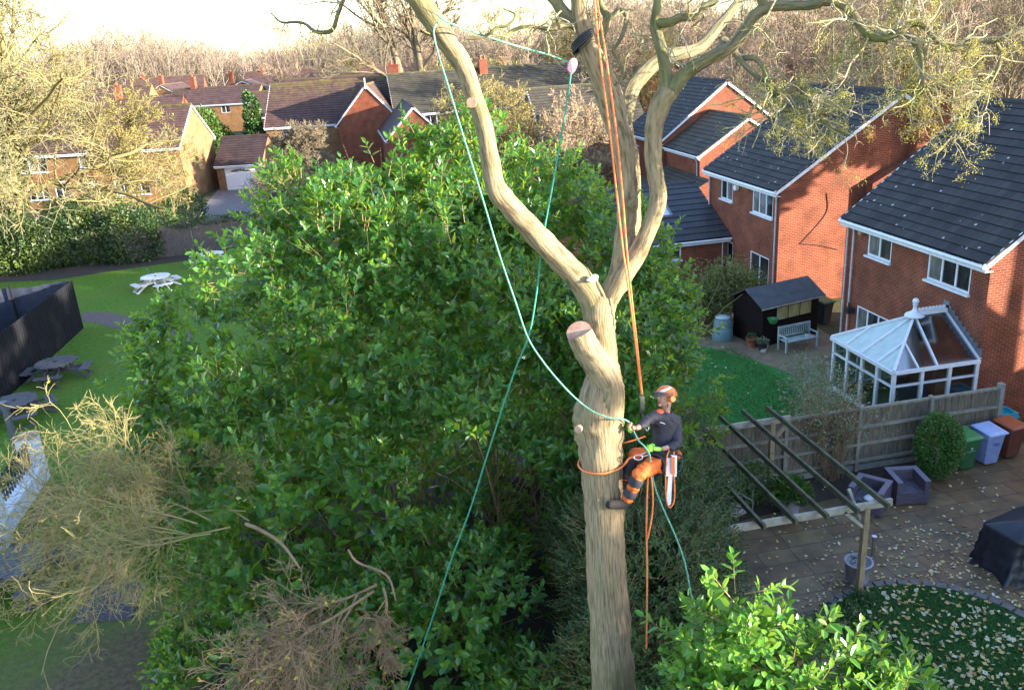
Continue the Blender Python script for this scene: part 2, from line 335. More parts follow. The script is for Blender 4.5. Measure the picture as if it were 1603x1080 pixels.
MAT['soil'] = plain('dark_soil', (0.05, 0.035, 0.025), 0.95, (0.025, 0.018, 0.012), ns=25, bs=.5)
MAT['pinkfab'] = plain('pink_grey_mesh_fabric', (0.4, 0.31, 0.3), 0.75, (0.32, 0.25, 0.24))
MAT['compost'] = plain('grey_green_plastic', (0.13, 0.2, 0.21), 0.5, (0.1, 0.155, 0.165))
MAT['red'] = plain('red_plastic_pipe', (0.4, 0.03, 0.02), 0.5, (0.25, 0.02, 0.015))
MAT['dark_mat'] = plain('grey_rubber_matting', (0.09, 0.075, 0.085), 0.95, (0.05, 0.04, 0.045), ns=14, bs=.6)
MAT['rope_green'] = plain('teal_green_rope', (0.07, 0.28, 0.18), 0.8, (0.36, 0.5, 0.4), ns=70, amt=(.3, .5))
MAT['rope_teal'] = plain('dark_green_rope', (0.02, 0.2, 0.12), 0.8, (0.09, 0.34, 0.22), ns=60, amt=(.3, .5))
MAT['rope_orange'] = plain('orange_rope', (0.75, 0.17, 0.03), 0.7, (0.7, 0.3, 0.15), ns=60, amt=(.3, .5))
MAT['alu'] = plain('bare_metal', (0.6, 0.6, 0.62), 0.3, metal=1.0)
MAT['pinkmetal'] = plain('pink_anodised_plate', (0.75, 0.5, 0.52), 0.4, (0.6, 0.3, 0.33), ns=30)
MAT['skin'] = plain('skin', (0.42, 0.24, 0.17), 0.55, (0.33, 0.17, 0.12), ns=30)
MAT['hair'] = plain('dark_hair', (0.03, 0.02, 0.015), 0.8)
MAT['jacket'] = plain('dark_navy_jacket', (0.035, 0.033, 0.045), 0.7, (0.022, 0.021, 0.03), ns=12, bs=.4, bscale=18)
MAT['orange'] = plain('safety_orange_cloth', (0.62, 0.12, 0.012), 0.7, (0.45, 0.085, 0.01), ns=12, bs=.4, bscale=18)
MAT['orange_plastic'] = plain('orange_helmet_plastic', (0.75, 0.15, 0.01), 0.3, (0.7, 0.13, 0.01))
MAT['redshirt'] = plain('coral_shirt', (0.85, 0.12, 0.05), 0.7)
MAT['charcoal'] = plain('charcoal_cloth', (0.03, 0.03, 0.036), 0.75, (0.018, 0.018, 0.022), ns=14)
MAT['boot'] = plain('muddy_boot', (0.014, 0.01, 0.01), 0.9, (0.006, 0.005, 0.005), ns=25, bs=.4)
MAT['glove'] = plain('lime_glove', (0.25, 0.75, 0.05), 0.6, (0.18, 0.6, 0.04))
MAT['visor'] = plain('grey_visor_mesh', (0.09, 0.08, 0.09), 0.5)
MAT['white_plastic'] = plain('white_plastic', (0.8, 0.8, 0.8), 0.35, (0.75, 0.75, 0.75))
MAT['asphalt'] = plain('grey_tarmac', (0.16, 0.15, 0.15), 0.9, (0.11, 0.1, 0.1), ns=2, bs=.2)
MAT['brickpath'] = plain('brown_path', (0.13, 0.095, 0.085), 0.9, (0.08, 0.06, 0.05), ns=6, bs=.3)
def grass(name, c, c2, c3, mud=None):
    m, nt, p, o = newmat(name); tc = nd(nt, "ShaderNodeTexCoord"); ob = tc.outputs["Object"]
    a_ = noise(nt, 24, ob, 6, .75); b_ = noise(nt, 0.35, ob, 5, .65)
    c0 = ramp(nt, a_, [(0.34, c2), (0.6, c)]); c0 = mixc(nt, 1.0, c0, ramp(nt, noise(nt, 5.5, ob, 6, .7), [(0.35, .62), (0.65, 1.2)]), 'MULTIPLY'); c0 = mixc(nt, ramp(nt, b_, [(0.42, 0.0), (0.7, 0.7)]), c0, c3)
    if mud:
        col, (cx, cy), (rx, ry), sh = mud
        mp = nd(nt, "ShaderNodeMapping"); mp.vector_type = 'POINT'; mp.inputs["Location"].default_value = (-cx / rx, -cy / ry, 0); mp.inputs["Scale"].default_value = (1 / rx, 1 / ry, 0)
        nt.links.new(ob, mp.inputs[0]); ln = nd(nt, "ShaderNodeVectorMath", operation='LENGTH'); nt.links.new(mp.outputs[0], ln.inputs[0])
        nn = noise(nt, 1.1, ob, 6, .7); ad = nd(nt, "ShaderNodeMath", operation='MULTIPLY_ADD'); nt.links.new(nn, ad.inputs[0]); ad.inputs[1].default_value = 1.6; nt.links.new(ln.outputs["Value"], ad.inputs[2])
        mudc = ramp(nt, noise(nt, 7, ob, 6, .7), [(0.35, tuple(x * .5 for x in col)), (0.65, col)])
        c0 = mixc(nt, ramp(nt, ad.outputs[0], [(1.45, 1.0), (2.0, 0.0)]) if False else ramp(nt, scale01(nt, ad.outputs[0], 1.2, 2.1), [(0.0, 1.0), (1.0, 0.0)]), c0, mudc)
    nt.links.new(c0, p.inputs["Base Color"]); p.inputs["Roughness"].default_value = 0.85; p.inputs["Specular IOR Level"].default_value = 0.15
    bump(nt, p, noise(nt, 45, ob, 5, .8), 0.9, 0.05); return m
def scale01(nt, v, lo, hi):
    n = nd(nt, "ShaderNodeMapRange"); n.inputs[1].default_value = lo; n.inputs[2].default_value = hi; nt.links.new(v, n.inputs[0]); return n.outputs[0]
MAT['lawn'] = grass('pub_lawn_grass', (0.12, 0.24, 0.022), (0.06, 0.13, 0.015), (0.14, 0.18, 0.03), ((0.2, 0.15, 0.085), (-5.4, 15.2), (3.4, 3.4), 1))
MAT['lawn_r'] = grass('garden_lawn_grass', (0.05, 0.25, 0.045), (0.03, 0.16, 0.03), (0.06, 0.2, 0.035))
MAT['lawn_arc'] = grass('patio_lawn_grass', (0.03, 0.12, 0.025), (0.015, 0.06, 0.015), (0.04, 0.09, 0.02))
MAT['ground'] = grass('rough_ground', (0.1, 0.1, 0.04), (0.06, 0.06, 0.03), (0.1, 0.08, 0.05))
def paving():
    m, nt, p, o = newmat('sandstone_paving'); uv = nd(nt, "ShaderNodeUVMap")
    b = nd(nt, "ShaderNodeTexBrick"); nt.links.new(uv.outputs[0], b.inputs["Vector"]); b.offset = 0.37; b.squash = 1.45; b.squash_frequency = 2
    b.inputs["Scale"].default_value = 1; b.inputs["Brick Width"].default_value = 0.86; b.inputs["Row Height"].default_value = 0.58; b.inputs["Mortar Size"].default_value = 0.013
    b.inputs["Color1"].default_value = rgb((0.14, 0.08, 0.036)); b.inputs["Color2"].default_value = rgb((0.17, 0.12, 0.055)); b.inputs["Mortar"].default_value = rgb((0.04, 0.035, 0.03))
    n = noise(nt, 1.5, detail=8, rough=.7); c = mixc(nt, 1.0, b.outputs[0], ramp(nt, n, [(0.3, 0.55), (0.7, 1.45)]), 'MULTIPLY')
    c = mixc(nt, ramp(nt, noise(nt, .7, detail=5), [(0.52, 0), (0.66, .6)]), c, (0.06, 0.055, 0.035))
    nt.links.new(c, p.inputs["Base Color"]); p.inputs["Roughness"].default_value = 0.6
    bump(nt, p, b.outputs[1], -0.4, 0.01); return m
MAT['paving'] = paving()
MAT['greypave'] = plain('grey_block_edging', (0.17, 0.15, 0.14), 0.85, (0.11, 0.1, 0.09), ns=9)

# ---------------------------------------------------------------- tubes, twigs and leaves (numpy)
def nrm(a): return a / np.maximum(np.linalg.norm(a, axis=-1, keepdims=True), 1e-9)
def tubes(mb, P, R, S=5, uvk=1.0, ripple=0.0, rng=None):
    P = np.asarray(P, float); R = np.asarray(R, float); N, K, _ = P.shape
    T = np.gradient(P, axis=1); T = nrm(T); mean = nrm(P[:, -1] - P[:, 0])
    ref = np.where(np.abs(mean[:, 2:3]) > 0.85, np.array([[1.0, 0, 0]]), np.array([[0, 0, 1.0]]))
    a = nrm(ref[:, None, :] - T * (T * ref[:, None, :]).sum(-1, keepdims=True)); b = np.cross(T, a)
    th = np.arange(S + 1) * 2 * PI / S
    rr = np.repeat(R[:, :, None], S + 1, 2)
    if ripple:
        nz = rng.normal(size=(N, K, S)); nz = (nz + np.roll(nz, 1, 2) + np.roll(nz, 1, 1)) / 1.7; nz = np.concatenate([nz, nz[:, :, :1]], 2)
        rr = rr * (1 + ripple * nz)
    V_ = P[:, :, None, :] + rr[..., None] * (np.cos(th)[None, None, :, None] * a[:, :, None, :] + np.sin(th)[None, None, :, None] * b[:, :, None, :])
    L = np.concatenate([np.zeros((N, 1)), np.cumsum(np.linalg.norm(np.diff(P, axis=1), axis=2), 1)], 1)
    U = np.stack([np.broadcast_to((th * 1.0)[None, None, :], (N, K, S + 1)) * R[:, :1, None] * uvk, np.broadcast_to(L[:, :, None], (N, K, S + 1)) * uvk], -1)
    i = np.arange(S)[None, None, :]; k = np.arange(K - 1)[None, :, None]; n = np.arange(N)[:, None, None]
    o = n * K * (S + 1) + k * (S + 1) + i
    F = np.stack([o, o + 1, o + S + 2, o + S + 1], -1).reshape(-1, 4)
    return mb.add(V_.reshape(-1, 3), F, U.reshape(-1, 2))
def spline(pts, m=6):
    p = np.asarray(pts, float); p = np.vstack([2 * p[0] - p[1], p, 2 * p[-1] - p[-2]]); out = []
    for i in range(1, len(p) - 2):
        for t in np.linspace(0, 1, m, endpoint=False):
            a, b, c, d = p[i - 1:i + 3]
            out.append(0.5 * ((2 * b) + (c - a) * t + (2 * a - 5 * b + 4 * c - d) * t * t + (3 * b - a - 3 * c + d) * t ** 3))
    out.append(p[-2]); return np.array(out)
def pix_path(pts, m=5):                       # rows: px, py, width px, distance
    w = spline([list(D(x, y, d)) + [wd * d / FPX / 2] for x, y, wd, d in pts], m); return w[:, :3], np.maximum(w[:, 3], 0.002)
def limb(mb, pts, S=10, m=5, ripple=0.0, rng=None):
    P, R = pix_path(pts, m); tubes(mb, P[None], R[None], S, 1.0, ripple, rng); return P, R
def rope(name, pts, r, mat, label, group=None, cat='rope', m=6):
    w = spline([list(D(*p)) for p in pts], m); mb = MB(); tubes(mb, w[None], np.full((1, len(w)), r), 7); return solo(name, mb, mat, label, cat, group, True)
def grow(rng, P0, D0, L, R0, K=6, wig=0.25, grav=0.0, taper=0.35, curl=0.0):
    N = len(P0); D0 = nrm(np.asarray(D0, float)); P = np.zeros((N, K, 3)); P[:, 0] = P0; d = D0.copy(); st = (np.asarray(L) / (K - 1))[:, None]
    ax = nrm(rng.normal(size=(N, 3)))
    for k in range(1, K):
        d = nrm(d + rng.normal(size=(N, 3)) * wig + np.array([0, 0, grav]) + np.cross(ax, d) * curl); P[:, k] = P[:, k - 1] + d * st
    R = np.asarray(R0)[:, None] * np.linspace(1, taper, K)[None]
    return P, R
def kids(rng, P, R, n, lr, rr, ang, K=5, wig=0.25, grav=0.0, t0=0.25, taper=0.35, curl=0.0, lens=None, minr=0.0):
    N, KK, _ = P.shape; idx = np.repeat(np.arange(N), n); t = rng.uniform(t0, 1.0, len(idx)) * (KK - 1); k = np.minimum(t.astype(int), KK - 2); f = (t - k)[:, None]
    p = P[idx, k] * (1 - f) + P[idx, k + 1] * f; tan = nrm(P[idx, k + 1] - P[idx, k]); r = R[idx, k] * (1 - f[:, 0]) + R[idx, k + 1] * f[:, 0]
    side = nrm(np.cross(tan, rng.normal(size=tan.shape))); a = rng.normal(ang, 0.22, len(idx))[:, None]
    d = tan * np.cos(a) + side * np.sin(a)
    base = np.linalg.norm(P[:, -1] - P[:, 0], axis=1)[idx] if lens is None else np.full(len(idx), lens)
    L = base * lr * rng.uniform(0.6, 1.3, len(idx)) * (1.15 - 0.5 * t / (KK - 1))
    return grow(rng, p, d, L, np.maximum(r * rr, minr), K, wig, grav, taper, curl)
def leaves(mb, P, A, Nn, L, w=0.38, fold=0.12, droop=0.0):
    N = len(P); A = nrm(A); Sd = nrm(np.cross(A, Nn)); Nn = nrm(np.cross(Sd, A)); L = np.broadcast_to(np.asarray(L, float), (N,))[:, None]
    c = lambda t, s, h: P + A * (L * t) + Sd * (L * s) + Nn * (L * h)
    v = np.stack([c(0, 0, 0), c(.3, -w / 2, fold * .7), c(.72, -w * .46, fold * .6 - droop * .5), c(1, 0, -droop), c(.72, w * .46, fold * .6 - droop * .5), c(.3, w / 2, fold * .7)], 1).reshape(-1, 3)
    o = np.arange(N)[:, None] * 6; F = np.concatenate([o + np.array([[0, 1, 2, 3]]), o + np.array([[0, 3, 4, 5]])])
    return mb.add(v, F, np.zeros((len(v), 2)))
def chips(mb, P, L, rng, flat=None):           # small loose leaves, any direction
    N = len(P); A = rng.normal(size=(N, 3)); Nn = rng.normal(size=(N, 3))
    if flat is not None: A[:, 2] *= flat; Nn = Nn * flat + np.array([0, 0, 1.0])
    A = nrm(A); S_ = nrm(np.cross(A, Nn)); L = np.broadcast_to(np.asarray(L, float), (N,))[:, None]
    v = np.stack([P - A * L * .5, P + S_ * L * .32, P + A * L * .5, P - S_ * L * .32], 1).reshape(-1, 3)
    return mb.add(v, np.arange(N * 4).reshape(-1, 4), np.zeros((N * 4, 2)))
def blob_points(rng, blobs, n, lo=0.8, hi=1.04, lump=0.13, freq=0.9, zmin=0.05, keep=0.93):
    """points through the outer shell of a union of ellipsoids, with lumps"""
    C = np.array([b[0] for b in blobs], float); Rr = np.array([b[1] for b in blobs], float)
    area = (Rr[:, 0] * Rr[:, 1] + Rr[:, 0] * Rr[:, 2] + Rr[:, 1] * Rr[:, 2]); i = rng.choice(len(blobs), n * 2, p=area / area.sum())
    u = nrm(rng.normal(size=(len(i), 3))); s = rng.uniform(lo, hi, len(i))
    p = C[i] + u * Rr[i] * s[:, None]
    ph = np.sin(p @ np.array([1.3, .7, 1.1]) * freq * 1.7) + np.sin(p @ np.array([-.9, 1.5, .6]) * freq * 2.3 + 1) + np.sin(p @ np.array([.5, -.8, 1.9]) * freq * 3.1 + 2)
    p = C[i] + u * Rr[i] * (s * (1 + lump * ph / 3))[:, None]; nn = nrm(u / Rr[i])
    ok = p[:, 2] > zmin
    for c, r in zip(C, Rr):
        q = (((p - c) / r) ** 2).sum(1); ok &= (q > (lo * keep) ** 2)
    return p[ok][:n], nn[ok][:n], s[ok][:n]
def boughs(rng, blobs, nb, per, rad=.5, lump=.2, freq=.9, lo=.86, droop=1.0):
    P, Nn, _ = blob_points(rng, blobs, nb, lo, 1.05, lump, freq); n = len(P); i = np.repeat(np.arange(n), per); up = np.array([0, 0, 1.0])
    ax = nrm(Nn * .8 + up * .55 + rng.normal(0, .25, Nn.shape))[i]; o = rng.normal(size=(len(i), 3)); o -= ax * (o * ax).sum(1, keepdims=True); R = rad * rng.uniform(.6, 1.35, n)[i]
    q = np.sqrt(rng.uniform(0, 1, len(i))); o = nrm(o) * (q * R)[:, None]
    return P[i] + o - ax * (droop * .9 * q * q * R)[:, None] + rng.normal(0, .04, o.shape), nrm(ax * .8 + o / R[:, None] * .9 + up * .15 + rng.normal(0, .2, o.shape))
def sprigs(mb, rng, P, A, L, m, leafL, stemmb=None, w=0.4, up=0.35, stemr=0.004, spread=(1.35, 0.45)):
    N = len(P); A = nrm(A); L = np.broadcast_to(np.asarray(L, float), (N,)); s1 = nrm(np.cross(A, rng.normal(size=(N, 3)))); s2 = np.cross(A, s1)
    ph0 = rng.uniform(0, 6.28, N)
    for j in range(m):
        t = (j + .5) / m; ph = ph0 + j * 2.4 + rng.normal(0, .25, N); th = spread[0] * (1 - t) + spread[1] * t + rng.normal(0, .15, N)
        rad = np.cos(ph)[:, None] * s1 + np.sin(ph)[:, None] * s2
        d = A * np.cos(th)[:, None] + rad * np.sin(th)[:, None]; nn = A * np.sin(th)[:, None] - rad * np.cos(th)[:, None] + np.array([0, 0, up]) + rng.normal(0, .18, (N, 3))
        ll = leafL * rng.uniform(.75, 1.2, N) * (1.05 - 0.35 * t)
        leaves(mb, P + A * (L * t)[:, None], d, nn, ll, w, 0.09, 0.1)
    if stemmb is not None:
        tubes(stemmb, np.stack([P - A * .12, P + A * (L * .5)[:, None], P + A * L[:, None]], 1), np.stack([np.full(N, stemr * 1.6), np.full(N, stemr), np.full(N, stemr * .6)], 1), 3)

# ---------------------------------------------------------------- house kit
def wall_panel(mb, o, ud, L, H, holes, z0=0.0, depth=0.1):
    o = Vector(o); ud = Vector(ud); n = ud.cross(Vector((0, 0, 1)))
    us = sorted({0, L} | {h[0] for h in holes} | {h[1] for h in holes}); zs = sorted({z0, H} | {h[2] for h in holes} | {h[3] for h in holes})
    pt = lambda u_, z_, d_=0: tuple(o + ud * u_ - n * d_ + Vector((0, 0, z_)))
    for a, b in zip(us[:-1], us[1:]):
        for c, d in zip(zs[:-1], zs[1:]):
            mu, mz = (a + b) / 2, (c + d) / 2
            if any(h[0] < mu < h[1] and h[2] < mz < h[3] for h in holes): continue
            mb.quad(pt(a, c), pt(b, c), pt(b, d), pt(a, d))
    for a, b, c, d in holes:
        for p, q in (((a, c), (b, c)), ((b, c), (b, d)), ((b, d), (a, d)), ((a, d), (a, c))):
            mb.quad(pt(*p), pt(*q), pt(*q, depth), pt(*p, depth))
def add_window(root, o, ud, rect, nm=2, transom=None, door=False, paneM=None, sill=True, label=None, frameM=None):
    o = Vector(o); ud = Vector(ud); n = ud.cross(Vector((0, 0, 1))); a, b, c, d = rect
    pt = lambda u_, z_, d_: o + ud * u_ + n * d_ + Vector((0, 0, z_))
    f = MB(); t = 0.065; dp = 0.06; mid = -0.045
    def seg(u0, z0_, u1, z1_, w_=t, dd=dp): f.bar(pt(u0, z0_, mid), pt(u1, z1_, mid), w_ if u0 == u1 else dd, dd if u0 == u1 else w_, up=n if u0 == u1 else (0, 0, 1))
    seg(a + t / 2, c, a + t / 2, d); seg(b - t / 2, c, b - t / 2, d); seg(a + t, c + t / 2, b - t, c + t / 2); seg(a + t, d - t / 2, b - t, d - t / 2)
    for k in range(1, nm):
        uu = a + (b - a) * k / nm; seg(uu, c + t, uu, d - t, 0.075, 0.055)
    if transom:
        for z_ in transom: seg(a + t, z_, b - t, z_, 0.05, 0.05)
    w = part('door' if door else 'window', f, frameM or MAT['upvc'], root, label=label)
    for k in range(nm):
        p = MB(); u0 = a + (b - a) * k / nm + .03; u1 = a + (b - a) * (k + 1) / nm - .03
        p.quad(pt(u0, c + .03, mid), pt(u1, c + .03, mid), pt(u1, d - .03, mid), pt(u0, d - .03, mid))
        q = part('pane', p, (paneM[k % len(paneM)] if paneM else MAT['pane']), w)
    if sill:
        s = MB(); s.bar(pt(a - .06, c - .035, .02), pt(b + .06, c - .035, .02), .16, .07); part('sill', s, MAT['upvc'], w)
    return w
def slope(mb, A, B, C_, D_, gauge=0.34, lift=0.028, thick=0.05):
    """tile courses from eave A-B up to ridge D-C"""
    A, B, C_, D_ = map(Vector, (A, B, C_, D_)); L = ((D_ + C_) / 2 - (A + B) / 2).length; n = max(2, round(L / gauge)); nv = (B - A).cross(D_ - A).normalized()
    if nv.z < 0: nv = -nv
    wd = (B - A).length
    for i in range(n):
        t0 = i / n; t1 = (i + 1) / n; a0 = A.lerp(D_, t0) + nv * lift; b0 = B.lerp(C_, t0) + nv * lift; a1 = A.lerp(D_, t1); b1 = B.lerp(C_, t1)
        off = (A - A.lerp(D_, t0)).dot((B - A).normalized()); ua0 = -(A - A.lerp(D_, t0)).dot((B - A).normalized()); ub0 = ua0 + (b0 - a0).length; ua1 = (a1 - A).dot((B - A).normalized())
        mb.add([tuple(a0), tuple(b0), tuple(b1), tuple(a1)], [(0, 1, 2, 3)], [(ua0, i * .34 + .004), (ub0, i * .34 + .004), (ua1 + (b1 - a1).length, (i + 1) * .34 - .004), (ua1, (i + 1) * .34 - .004)])
        lo = A.lerp(D_, t0) - nv * (thick if i == 0 else 0); lb = B.lerp(C_, t0) - nv * (thick if i == 0 else 0)
        mb.add([tuple(lo), tuple(lb), tuple(b0), tuple(a0)], [(0, 1, 2, 3)], [(0, 0), (0, 0), (0, 0), (0, 0)])
    u = -nv * thick
    mb.quad(A + u, D_ + u, C_ + u, B + u); mb.quad(A + u, A + nv * lift, D_, D_ + u); mb.quad(B + nv * lift, B + u, C_ + u, C_)
def house(name, label, cat, x0, x1, y0, y1, eave, ridge, axis='y', rx=None, wall='brick', tile='tile', loc=None, rz=0.0, holesS=(), holesW=(),
          group=None, barge=True, ov=0.3, vov=0.14, gauge=0.34, gutterW=True, pipes=(), far=False, wallM=None):
    """walls with cut openings, tiled gable roof; axis is the ridge direction; windows: (u0, u1, z0, z1, lights, kwargs)"""
    root = thing(name, (0, 0, 0) if loc is not None else ((x0 + x1) / 2, (y0 + y1) / 2, 0), label, cat, group)
    w = MB(); S_o, W_o = (x0, y0, 0), (x0, y1, 0)
    hs = [h[:4] for h in holesS]; hw = [h[:4] for h in holesW]
    wall_panel(w, S_o, (1, 0, 0), x1 - x0, eave, hs); wall_panel(w, W_o, (0, -1, 0), y1 - y0, eave, hw)
    wall_panel(w, (x1, y0, 0), (0, 1, 0), y1 - y0, eave, ()); wall_panel(w, (x1, y1, 0), (-1, 0, 0), x1 - x0, eave, ())
    if axis == 'y':
        a0, a1, b0, b1 = x0, x1, y0, y1; Pp = lambda a, b, z: (a, b, z)
    else:
        a0, a1, b0, b1 = y0, y1, x0, x1; Pp = lambda a, b, z: (b, a, z)
    rx = (a0 + a1) / 2 if rx is None else rx
    for b in (b0, b1): w.add([Pp(a0, b, eave), Pp(a1, b, eave), Pp(rx, b, ridge)], [(0, 1, 2)])
    part('wall', w, MAT[wall] if wallM is None else wallM, root)
    s0 = (ridge - eave) / (rx - a0); s1 = (ridge - eave) / (a1 - rx); up = 0.07
    r = MB(); bb0, bb1 = b0 - vov, b1 + vov
    slope(r, Pp(a0 - ov, bb0, eave - ov * s0 + up), Pp(a0 - ov, bb1, eave - ov * s0 + up), Pp(rx, bb1, ridge + up), Pp(rx, bb0, ridge + up), gauge)
    slope(r, Pp(a1 + ov, bb1, eave - ov * s1 + up), Pp(a1 + ov, bb0, eave - ov * s1 + up), Pp(rx, bb0, ridge + up), Pp(rx, bb1, ridge + up), gauge)
    roof = part('roof', r, MAT[tile], root)
    rt = MB(); rt.cyl(Pp(rx, bb0, ridge + up - .03), Pp(rx, bb1, ridge + up - .03), .12, n=8); part('ridge_tiles', rt, MAT[tile], roof)
    if barge:
        for b in (b0, b1):
            g = MB(); o_ = -(vov - .03) if b == b0 else (vov - .03)
            for a, s in ((a0 - ov, s0), (a1 + ov, s1)): g.bar(Pp(a, b + o_, eave - ov * s - .04), Pp(rx, b + o_, ridge - .04), .045, .2)
            part('bargeboard', g, MAT['upvc'], root)
            if far: break
    for a, s, sg in ((a0 - ov, s0, -1), (a1 + ov, s1, 1)):
        g = MB(); z = eave - ov * s
        g.bar(Pp(a - sg * .03, b0 - vov + .01, z - .1), Pp(a - sg * .03, b1 + vov - .01, z - .1), .04, .2); g.cyl(Pp(a + sg * .05, bb0, z - .03), Pp(a + sg * .05, bb1, z - .03), .055, n=8)
        lo, hi = sorted((a, a0 if sg < 0 else a1)); g.box(Pp(lo + .02, b0 - vov + .03, z - .2), Pp(hi, b1 + vov - .03, z - .185))
        part('gutter', g, MAT['upvc'], root)
        if far: break
    for h in holesS: add_window(root, S_o, (1, 0, 0), h[:4], h[4], **(h[5] if len(h) > 5 else {}))
    for h in holesW: add_window(root, W_o, (0, -1, 0), h[:4], h[4], **(h[5] if len(h) > 5 else {}))
    for (px_, py_, zt) in pipes:
        g = MB(); g.cyl((px_, py_, 0), (px_, py_, zt - .3), .034, n=8); g.cyl((px_, py_, zt - .3), (px_ - .16 if axis == 'y' else px_, py_ if axis == 'y' else py_ - .16, zt), .034, n=8)
        for zz in np.arange(.6, zt - .3, 1.4): g.cyl((px_, py_, zz), (px_, py_, zz + .05), .046, n=8)
        part('downpipe', g, MAT['pipe'], root)
    if loc is not None: root.location = loc; root.rotation_euler = (0, 0, rz)
    return root
def chimney(root, x0, x1, y0, y1, z0, z1, mat='brick', pots=1):
    c = MB(); c.box((x0, y0, z0), (x1, y1, z1)); c.box((x0 - .05, y0 - .05, z1), (x1 + .05, y1 + .05, z1 + .14)); ch = part('chimney', c, MAT[mat], root)
    for k in range(pots):
        p = MB(); cx = x0 + (x1 - x0) * (k + .5) / pots; cy = (y0 + y1) / 2; p.lathe([(.1, 0), (.13, .05), (.1, .12), (.09, .38), (.12, .42), (.12, .47), (.08, .47), (.08, .1)], (cx, cy, z1 + .12), 10)
        part('chimney_pot', p, MAT['terracotta'], ch)
    return ch

# ================================================================ SETTING
rng = np.random.default_rng(7); random.seed(7)
def sheet(name, pts, z, mat):
    mb = MB(); n = len(pts); cx = sum(p[0] for p in pts) / n; cy = sum(p[1] for p in pts) / n
    mb.add([(cx, cy, z)] + [(p[0], p[1], z) for p in pts], [(0, 1 + i, 1 + (i + 1) % n) for i in range(n)]); return struct(name, mb, mat)
sheet('ground', [(-1500, -1500), (1500, -1500), (1500, 1800), (-1500, 1800)], 0.0, MAT['ground'])
sheet('grass_lawn', [(-24, -10), (5.5, -10), (5.5, 12), (7.2, 20), (5, 40), (-4, 61.5), (-34, 59), (-34, 20)], 0.006, MAT['lawn'])
def mudsheet():
    pts = [(-30, 56.2), (-26, 55.2), (-22, 55.8), (-18, 54.6), (-14.5, 55.6), (-11, 56.3), (-8, 57.6), (-8, 59), (-30, 59.5)]
    sheet('bare_earth', pts, 0.01, MAT['soil'])
mudsheet()
sheet('soil_under_laurel', [(-3.6, 14.2), (-2.2, 12.5), (1, 9), (4, 7.5), (6.2, 10), (6.3, 15), (7.2, 20), (5, 23.5), (0, 23.5), (-4.0, 22), (-4.6, 18)], .012, MAT['soil'])
p_ = [G(128, 489), G(170, 489), G(205, 497), G(245, 505), G(300, 520), G(300, 545), G(230, 523), G(190, 517), G(150, 506), G(128, 503)]
sheet('footpath', [(p.x, p.y) for p in p_], 0.012, MAT['brickpath'])
q_ = [G(112, 977), G(207, 969), G(232, 895), G(158, 903)]
struct_mat = MB(); struct_mat.poly([(p.x, p.y) for p in q_][::-1], 0.008, 0.035)
solo('rubber_mat', struct_mat, MAT['dark_mat'], 'grey textured mat laid on the muddy grass beside the red pipe', 'ground mat')
sheet('driveway', [(-12.5, 60.5), (-6.0, 60.5), (-6.6, 87), (-12.2, 88)], 0.008, MAT['asphalt'])
sheet('garden_lawn', [(7.5, 20.2), (14.9, 20.3), (15.0, 26.4), (14.5, 27.8), (13.5, 29.8), (12.6, 30.6), (7.5, 31)], 0.012, MAT['lawn_r'])
sheet('garden_paving', [(13.8, 20.2), (18.2, 20.2), (18.6, 34), (13, 34), (13.1, 30.1), (14.2, 27.4), (14.7, 25.6)], 0.008, MAT['brownpave'])
# paved patio with the round lawn let into it
sheet('patio_paving', [(5.6, 5), (20, 5), (20, 19.2), (6.4, 19.2), (5.6, 13)], 0.008, MAT['paving'])
cx, cy, cr = 10.5, 11.95, 2.3
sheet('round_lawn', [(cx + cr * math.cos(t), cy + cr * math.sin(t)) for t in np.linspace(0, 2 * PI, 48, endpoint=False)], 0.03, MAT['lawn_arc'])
sheet('garden_soil', [(8.2, 17.6), (15.3, 18.35), (15.3, 19.15), (6.5, 19.15), (6.5, 17.3)], 0.014, MAT['soil'])
kb = MB()
for i in range(56):
    t0 = 2 * PI * i / 56 + .012; t1 = 2 * PI * (i + 1) / 56 - .012
    kb.poly([(cx + r * math.cos(t), cy + r * math.sin(t)) for r, t in ((cr, t0), (cr + .17, t0), (cr + .17, t1), (cr, t1))], 0.0, 0.06)
solo('edging_kerb', kb, MAT['greypave'], 'curved ring of grey block edging between patio paving and leafy round lawn', 'edging')
# fallen leaves
def fallen(n, fn, z, L, seed):
    r = np.random.default_rng(seed); pts = np.array([fn(r) for _ in range(n)]); P = np.c_[pts, z + r.uniform(0, .025, n)]
    return P, L * r.uniform(.6, 1.25, n)
mb = MB()
def f_patio(r):
    while True:
        x, y = r.uniform(6.2, 16.5), r.uniform(8, 18.6)
        w = .12 + .88 * max(math.exp(-((x - 12.6) ** 2 / 3 + (y - 14.6) ** 2 / 2)), math.exp(-((math.hypot(x - cx, y - cy) - 2.75) ** 2) / .16), .5 * math.exp(-((x - 11.5) ** 2 / 2 + (y - 15.6) ** 2 / 1.0)))
        if math.hypot(x - cx, y - cy) > cr + .1 and r.uniform() < w: return x, y
P, L = fallen(1300, f_patio, .02, .1, 3); chips(mb, P, L, rng, .25)
def f_lawn(r):
    a = r.uniform(0, 6.28); q = cr * math.sqrt(r.uniform(0, 1)); return cx + q * math.cos(a), cy + q * math.sin(a)
P, L = fallen(900, f_lawn, .045, .13, 4); chips(mb, P, L, rng, .35)
P, L = fallen(90, lambda r: (r.uniform(9.5, 16), r.uniform(20.5, 31)), .03, .12, 5); chips(mb, P, L, rng, .3)
solo('fallen_leaves', mb, MAT['fallen'], 'pale yellow and brown fallen leaves scattered over patio and round lawn', 'fallen leaves', kind='stuff')
